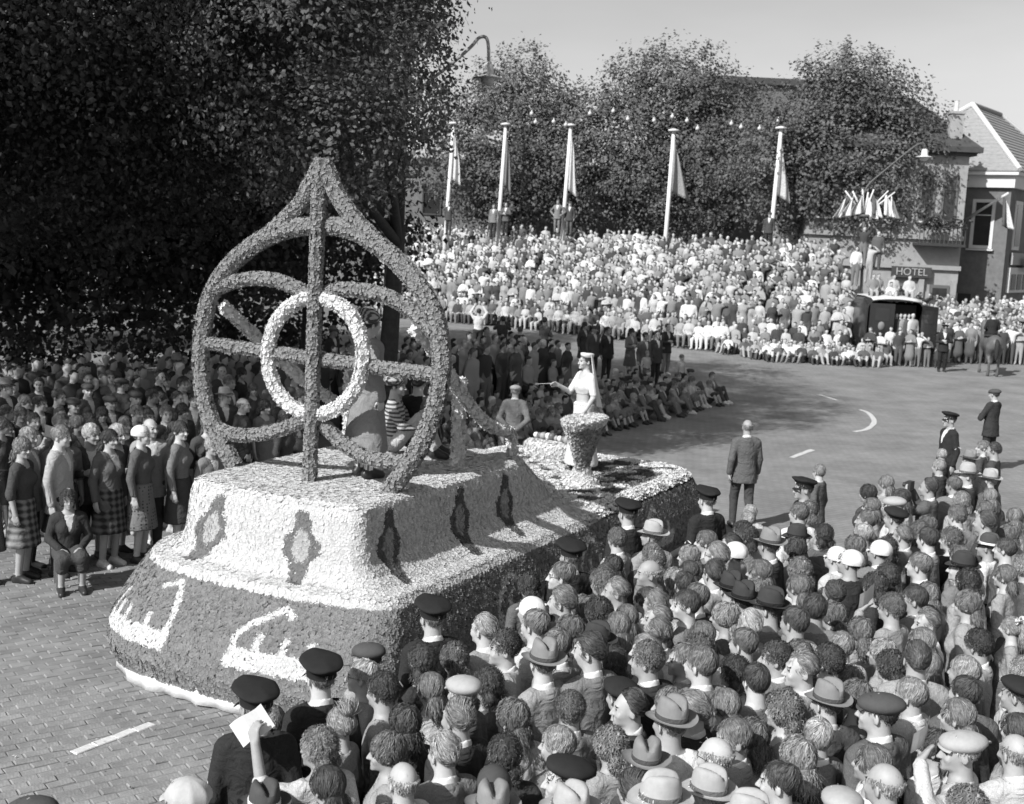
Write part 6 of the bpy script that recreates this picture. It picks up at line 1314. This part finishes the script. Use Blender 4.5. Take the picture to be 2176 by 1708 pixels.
for sx in (-1, 1):
    for y in (.8, 3.5): w_ = obj('wheel', tm_, M_PEAK, VAN, loc=(sx * .9, y, .36), rot=(0, math.pi / 2, 0)); mb = MB(); mb.lathe([(.001, -.08), (.13, -.09), (.13, .09), (.001, .08)], n=12); mb.build('hub_cap', M_ROOFW, w_, True)
    mb = MB(); mb.lathe([(.001, .02), (.06, .015), (.06, -.02)], n=10); mb.build('tail_lamp', grey('tail_lamp', .12, rough=.2), VAN, True, loc=(sx * .86, -.02, .75), rot=(math.pi / 2, 0, 0))
# ------------------------------------------------------------------ mounted policeman's horse, seen from behind
HP = []
def hc_(a, b, ra, rb, k=.06): HP.append(('cone', '+', k, np.array(a, float), np.array(b, float), ra, rb))
def he(c, r, k=.08): HP.append(('ell', '+', k, np.array(c, float), np.array(r, float), I3))
he((0, -.62, 1.22), (.27, .42, .33)); he((0, 0, 1.20), (.28, .60, .32)); he((0, .58, 1.26), (.29, .38, .33)); hc_((0, -.9, 1.36), (0, -1.35, 1.85), .20, .13); he((0, -1.42, 1.92), (.10, .17, .12)); hc_((0, -1.42, 1.92), (0, -1.78, 1.66), .10, .065)
for s_ in (-1, 1):
    hc_((s_ * .05, -1.36, 2.0), (s_ * .06, -1.36, 2.12), .03, .01, .02)
    hc_((s_ * .17, -.72, 1.1), (s_ * .17, -.74, .62), .12, .06); hc_((s_ * .17, -.74, .62), (s_ * .17, -.72, .14), .058, .042, .03); hc_((s_ * .17, -.72, .14), (s_ * .17, -.77, .05), .055, .07, .02)
    hc_((s_ * .16, .66, 1.12), (s_ * .17, .52, .80), .18, .10); hc_((s_ * .17, .52, .80), (s_ * .17, .74, .55), .10, .06, .04); hc_((s_ * .17, .74, .55), (s_ * .17, .70, .14), .055, .045, .03); hc_((s_ * .17, .70, .14), (s_ * .17, .65, .05), .055, .07, .02)
hz = atz(2112, 800); hm = build_surf('horse', HP, .045, ratio=.6); M_HORSE = grey('bay_coat', .10, rough=.5, var=.2, scale=6); hm.materials.append(M_HORSE)
HO = obj('horse', hm, None, None, loc=(hz[0], hz[1] + .6, 0), rot=(0, 0, math.pi + .1)); tag(HO, 'bay police horse seen from behind at the right edge of the square', 'horse')
HO.rotation_euler = (0, 0, math.pi - .15)
mb = MB(); mb.tube(smooth_path([(0, .90, 1.42), (0, 1.02, 1.25), (0, 1.02, .9), (0, 1.0, .62)], 10), [.05, .07, .08, .09, .09, .09, .08, .07, .05, .02], n=8); mb.build('tail', grey('horse_hair', .025), HO, True)
mb = MB(); mb.box((0, -.05, 1.54), (.46, .5, .07), taper=.8); mb.build('saddle', M_SHOE, HO)
add_person('pol', (hz[0] + .0, hz[1] + .62), (-.15, 1), 1.78, ps='sit', yaw=.5, z=1.13, group='policemen lining the route', label='mounted policeman on the bay horse at the right edge', top='jacket')
# men who climbed up beside the flagpoles
for px, yy, kd, ps, tone, ln in (((955, 432), 65.8, 'm', 'stand', .06, 'man in dark jacket clinging to the leftmost flagpole above the stand'), ((1050, 437), 65.3, 'mB', 'stand', .17, 'man in grey jacket left of the second flagpole above the stand'), ((1076, 434), 65.3, 's', 'crossed', .10, 'man in dark jacket right of the second flagpole above the stand'), ((1186, 428), 63.9, 'mB', 'akimbo', .17, 'man in grey suit with hand on hip left of the third flagpole'), ((1212, 432), 63.9, 'fk', 'stand', .06, 'man in dark cap and jacket right of the third flagpole'), ((1636, 455), 58.1, 'fk', 'stand', .06, 'man in dark cap and jacket hugging the rightmost flagpole')):
    q = aty(*px, yy); st = 1.78; add_person(kd, q[:2], (-.3, -.9), st, ps=ps, tone=tone, yaw=0., z=q[2] - st * .945, group='men standing up beside the flagpoles', label=ln, top='jacket', feet=True)
# ------------------------------------------------------------------ grandstand with its crowd, and the far crowds
FRONT = np.array([(-8, 63.5), (1, 58.5), (6.4, 53.2), (8.6, 51.2), (14.2, 50.7)])
seg = np.r_[0, np.cumsum(np.linalg.norm(np.diff(FRONT, axis=0), axis=1))]
def front(t): return np.array([np.interp(t, seg, FRONT[:, 0]), np.interp(t, seg, FRONT[:, 1])])
RD = np.array([.16, .987]); ROWS = 15; DZ = .235
GS = empty('grandstand', (4, 58, 0)); tag(GS, 'stepped wooden grandstand under the packed far crowd', 'grandstand')
for i in range(1, ROWS):
    for a, b in zip(FRONT[:-1], FRONT[1:]):
        p0, p1 = a + RD * (i * .52 - .1), b + RD * (i * .52 - .1); V = []
        for zz in (i * DZ - .05, i * DZ):
            for p, e in ((p0, -.22), (p1, -.22), (p1, .26), (p0, .26)): V.append((p[0] - 4, p[1] + e - 58, zz))
        obj('plank', mesh_np('plank', V, [(0, 3, 2, 1), (4, 5, 6, 7), (0, 1, 5, 4), (1, 2, 6, 5), (2, 3, 7, 6), (3, 0, 4, 7)]), M_WOOD, GS)
LOWP = {}
def low_person(ps, female, var=0):
    key = (ps, female, var)
    if key in LOWP: return LOWP[key]
    P = POSES[ps]; pr = torso_prims(.018, female, .05) + arm_prims(P, .012) + leg_prims(P, .02) + foot_prims(P, .01) + [('ell', '+', .02, np.array((0, .010, 1.655)), np.array((.082, .103, .094)), I3), ('ell', '+', .02, np.array((0, -.04, 1.59)), np.array((.058, .06, .075)), I3), ('cone', '+', .02, np.array((0, .02, 1.56)), np.array((0, .03, 1.42)), .055, .06)]
    for s in 'LR': w0 = np.array(P['wr' + s], float); d = np.array(P['hd' + s], float); d /= np.linalg.norm(d); pr.append(('cone', '+', .01, w0, w0 + d * .12, .034, .026))
    if female and P['dz'] > -.1: pr.append(('cone', '+', .05, np.array((0, .012, .98)), np.array((0, .012, .52)), .15, .23, .8))
    me = build_surf('low', pr, .062, .032, (((-.11, .11),), ((-.13, .13),), ((1.50, 1.76),)), ratio=.19)
    n = len(me.vertices); c = np.zeros(n * 3); me.vertices.foreach_get('co', c); V = c.reshape(-1, 3); me.calc_loop_triangles(); F = np.array([t.vertices[:] for t in me.loop_triangles]); C = V[F].mean(1); reg = np.zeros(len(F), int)   # 0 top 1 skin 2 hair 3 bottom
    reg[C[:, 2] < 1.0] = 3
    for s in 'LR': reg[np.linalg.norm(C - np.array(P['wr' + s]), axis=1) < .10] = 1
    if ps == 'ground' or ps == 'sit': reg[(C[:, 1] < -.16) & (C[:, 2] < 1.35) & (reg != 1)] = 3
    hd = (C[:, 2] > 1.50) & (np.hypot(C[:, 0], C[:, 1]) < .14); reg[hd] = 1; reg[hd & (C[:, 2] > np.interp(C[:, 1], [-.1, -.06, -.03, .03, .06], [1.70, 1.70, 1.66, 1.60, 1.56]))] = 2
    bpy.data.meshes.remove(me); LOWP[key] = (V, F, reg); return LOWP[key]
CV = []; CFc = []; CG = []; cn = 0
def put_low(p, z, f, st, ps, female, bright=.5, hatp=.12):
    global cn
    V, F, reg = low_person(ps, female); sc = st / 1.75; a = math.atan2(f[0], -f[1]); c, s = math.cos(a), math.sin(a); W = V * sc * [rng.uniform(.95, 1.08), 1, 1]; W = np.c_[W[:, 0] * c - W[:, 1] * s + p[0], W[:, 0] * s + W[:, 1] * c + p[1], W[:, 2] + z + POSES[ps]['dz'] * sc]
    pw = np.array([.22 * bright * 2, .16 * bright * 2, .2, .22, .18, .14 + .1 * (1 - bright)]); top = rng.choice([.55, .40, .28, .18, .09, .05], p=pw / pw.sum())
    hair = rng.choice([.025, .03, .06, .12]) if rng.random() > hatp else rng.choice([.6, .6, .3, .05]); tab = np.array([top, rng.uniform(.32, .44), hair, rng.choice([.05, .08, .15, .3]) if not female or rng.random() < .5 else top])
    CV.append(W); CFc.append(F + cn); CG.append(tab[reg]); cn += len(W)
def flush(name, label, cat):
    global CV, CFc, CG, cn
    me = mesh_np(name, np.vstack(CV), np.vstack(CFc), True); set_g(me, np.concatenate(CG)); o = obj(name, me, attr_mat('crowd_clothing', rough=.9)); tag(o, label, cat, kind='stuff'); CV = []; CFc = []; CG = []; cn = 0; return o
for i in range(ROWS):
    t = .2 + .25 * (i % 2)
    while t < seg[-1]:
        p = front(t + rng.normal(0, .12)) + RD * (i * .52 + rng.normal(0, .10)); left_dim = p[0] < -3.5
        put_low(p, i * DZ + rng.normal(0, .06), (-.38 + rng.normal(0, .25), -.92), rng.normal(1.70, .07), 'sit' if i < 2 else str(rng.choice(['stand', 'stand', 'stand', 'shade', 'crossed'])), bool(rng.random() < .5), .5)
        t += rng.uniform(.34, .48)
for rrow in range(4):                                                # children on the ground in front of the stand
    for k in range(14):
        p = np.array([8.9 + k * .42 + rng.normal(0, .07), 48.0 - .018 * k + rrow * .62 + max(0, 3 - k) * .75 + rng.normal(0, .08)]); put_low(p, 0, (-.35 + rng.normal(0, .3), -.93), rng.uniform(1.3, 1.6), 'ground', bool(rng.random() < .4), .4, .25)
for rrow in range(11):                                               # crowd right of the van
    for k in range(24):
        x = 18.35 + k * .47 + rng.normal(0, .08); p = np.array([x, 51.0 + rrow * .55 + .10 * k + rng.normal(0, .1)]); put_low(p, rrow * .10, (-.45 + rng.normal(0, .3), -.9), rng.normal(1.68, .09), str(rng.choice(['stand', 'stand', 'shade', 'crossed'])), bool(rng.random() < .5), .45)
for k in range(7): put_low(np.array([vq[0] - .75 + k * .25, vq[1] + .9 + .5 * (k % 3)]), 2.46, (-.3 + rng.normal(0, .4), -.9), 1.6, 'ground' if k % 2 else 'sit', False, .3)
for k in range(5): put_low(np.array([vq[0] + .15 + .17 * k, vq[1] + .3]), .42, (-.2, -1), 1.66, 'stand', False, .2)
for (px_, py_, p_) in ((1838, 483, 'arms_up'), (1868, 492, 'stand'), (1850, 520, 'shade'), (1822, 525, 'stand')): q = aty(px_, py_, 52.3); put_low(q[:2], q[2] - 1.65, (-.3, -.9), 1.7, p_, False, .25)
for k in range(16): put_low(np.array([vq[0] - 1.5 + .2 * k + rng.normal(0, .05), vq[1] - .75 - .35 * (k % 2)]), 0, (-.3 + rng.normal(0, .3), -.9), rng.uniform(1.25, 1.62), str(rng.choice(['stand', 'shade', 'crossed', 'sit'])), bool(k % 3 == 0), .35)
flush('crowd', 'packed far crowd of spectators on the sunlit grandstand and beside the van', 'crowd')
for p, f, st in KID_STUFF: put_low(p, 0, f, st, 'ground', bool(rng.random() < .4), .25)
for k in range(200):                                                 # rows behind the far kerb, clothes darkened in place of deeper tree shade
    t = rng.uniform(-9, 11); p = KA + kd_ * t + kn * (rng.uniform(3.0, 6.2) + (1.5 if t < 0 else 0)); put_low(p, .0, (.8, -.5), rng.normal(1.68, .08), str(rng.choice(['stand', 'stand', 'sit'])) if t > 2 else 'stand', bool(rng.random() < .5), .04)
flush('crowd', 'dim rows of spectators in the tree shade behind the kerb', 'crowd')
# ------------------------------------------------------------------ a label of its own for every spectator
def rows_label(people, binsize, where):
    people = sorted(people, key=lambda r: -r['px'][1]); rows = []
    ys = [r['px'][1] for r in people]; top, bot = min(ys), max(ys)
    for r in people: r['row'] = int((bot - r['px'][1]) / binsize)
    for k in sorted(set(r['row'] for r in people)):
        rr = sorted([r for r in people if r['row'] == k], key=lambda r: r['px'][0])
        for i, r in enumerate(rr):
            nl, nr = i, len(rr) - 1 - i
            pos = '%s from left' % ORD[nl] if nl <= nr else '%s from right' % ORD[nr]
            if nl == 0: pos = 'leftmost'
            if nr == 0 and len(rr) > 1: pos = 'rightmost'
            rowname = where % ('lowest' if k == 0 else ORD[k])
            r['o']['label'] = '%s in %s, %s, %s' % (r['words'].replace(' in dark peaked cap', '').replace(' in ', ' with ' if 'policeman' in r['words'] else ' in '), r['cl'] if 'policeman' not in r['words'] else 'dark uniform', pos, rowname)
rows_label([r for r in PEOPLE if r['group'] == 'spectators in the near crowd' and not r['label']], 52, '%s row up')
rows_label([r for r in PEOPLE if r['group'].startswith('spectators on the far kerb') and not r['label']], 48, '%s shaded row')
kids = [r for r in PEOPLE if 'seat' in r]
for rw in (0, 1):
    kk = sorted([r for r in kids if r['seat'][0] == rw], key=lambda r: r['seat'][1])
    for i, r in enumerate(kk):
        nl, nr = i, len(kk) - 1 - i; pos = ('%s from the near end' % ORD[nl]) if nl <= nr else ('%s from the far end' % ORD[nr])
        r['o']['label'] = '%s sitting in %s kerb row, %s' % (r['words'], 'front' if rw == 0 else 'second', pos)
for c in HELD_P:
    ow = bpy.data.objects[c['owner']]; del c['owner']; w_ = ow['label'].split(' in ')[0].split(',')[0]; tail = ow['label'].split(', ', 1)[-1] if ', ' in ow['label'] else 'near crowd'
    c['label'] = 'white paper programme held by %s, %s' % (w_, tail)
bpy.data.scenes.remove(TMP)
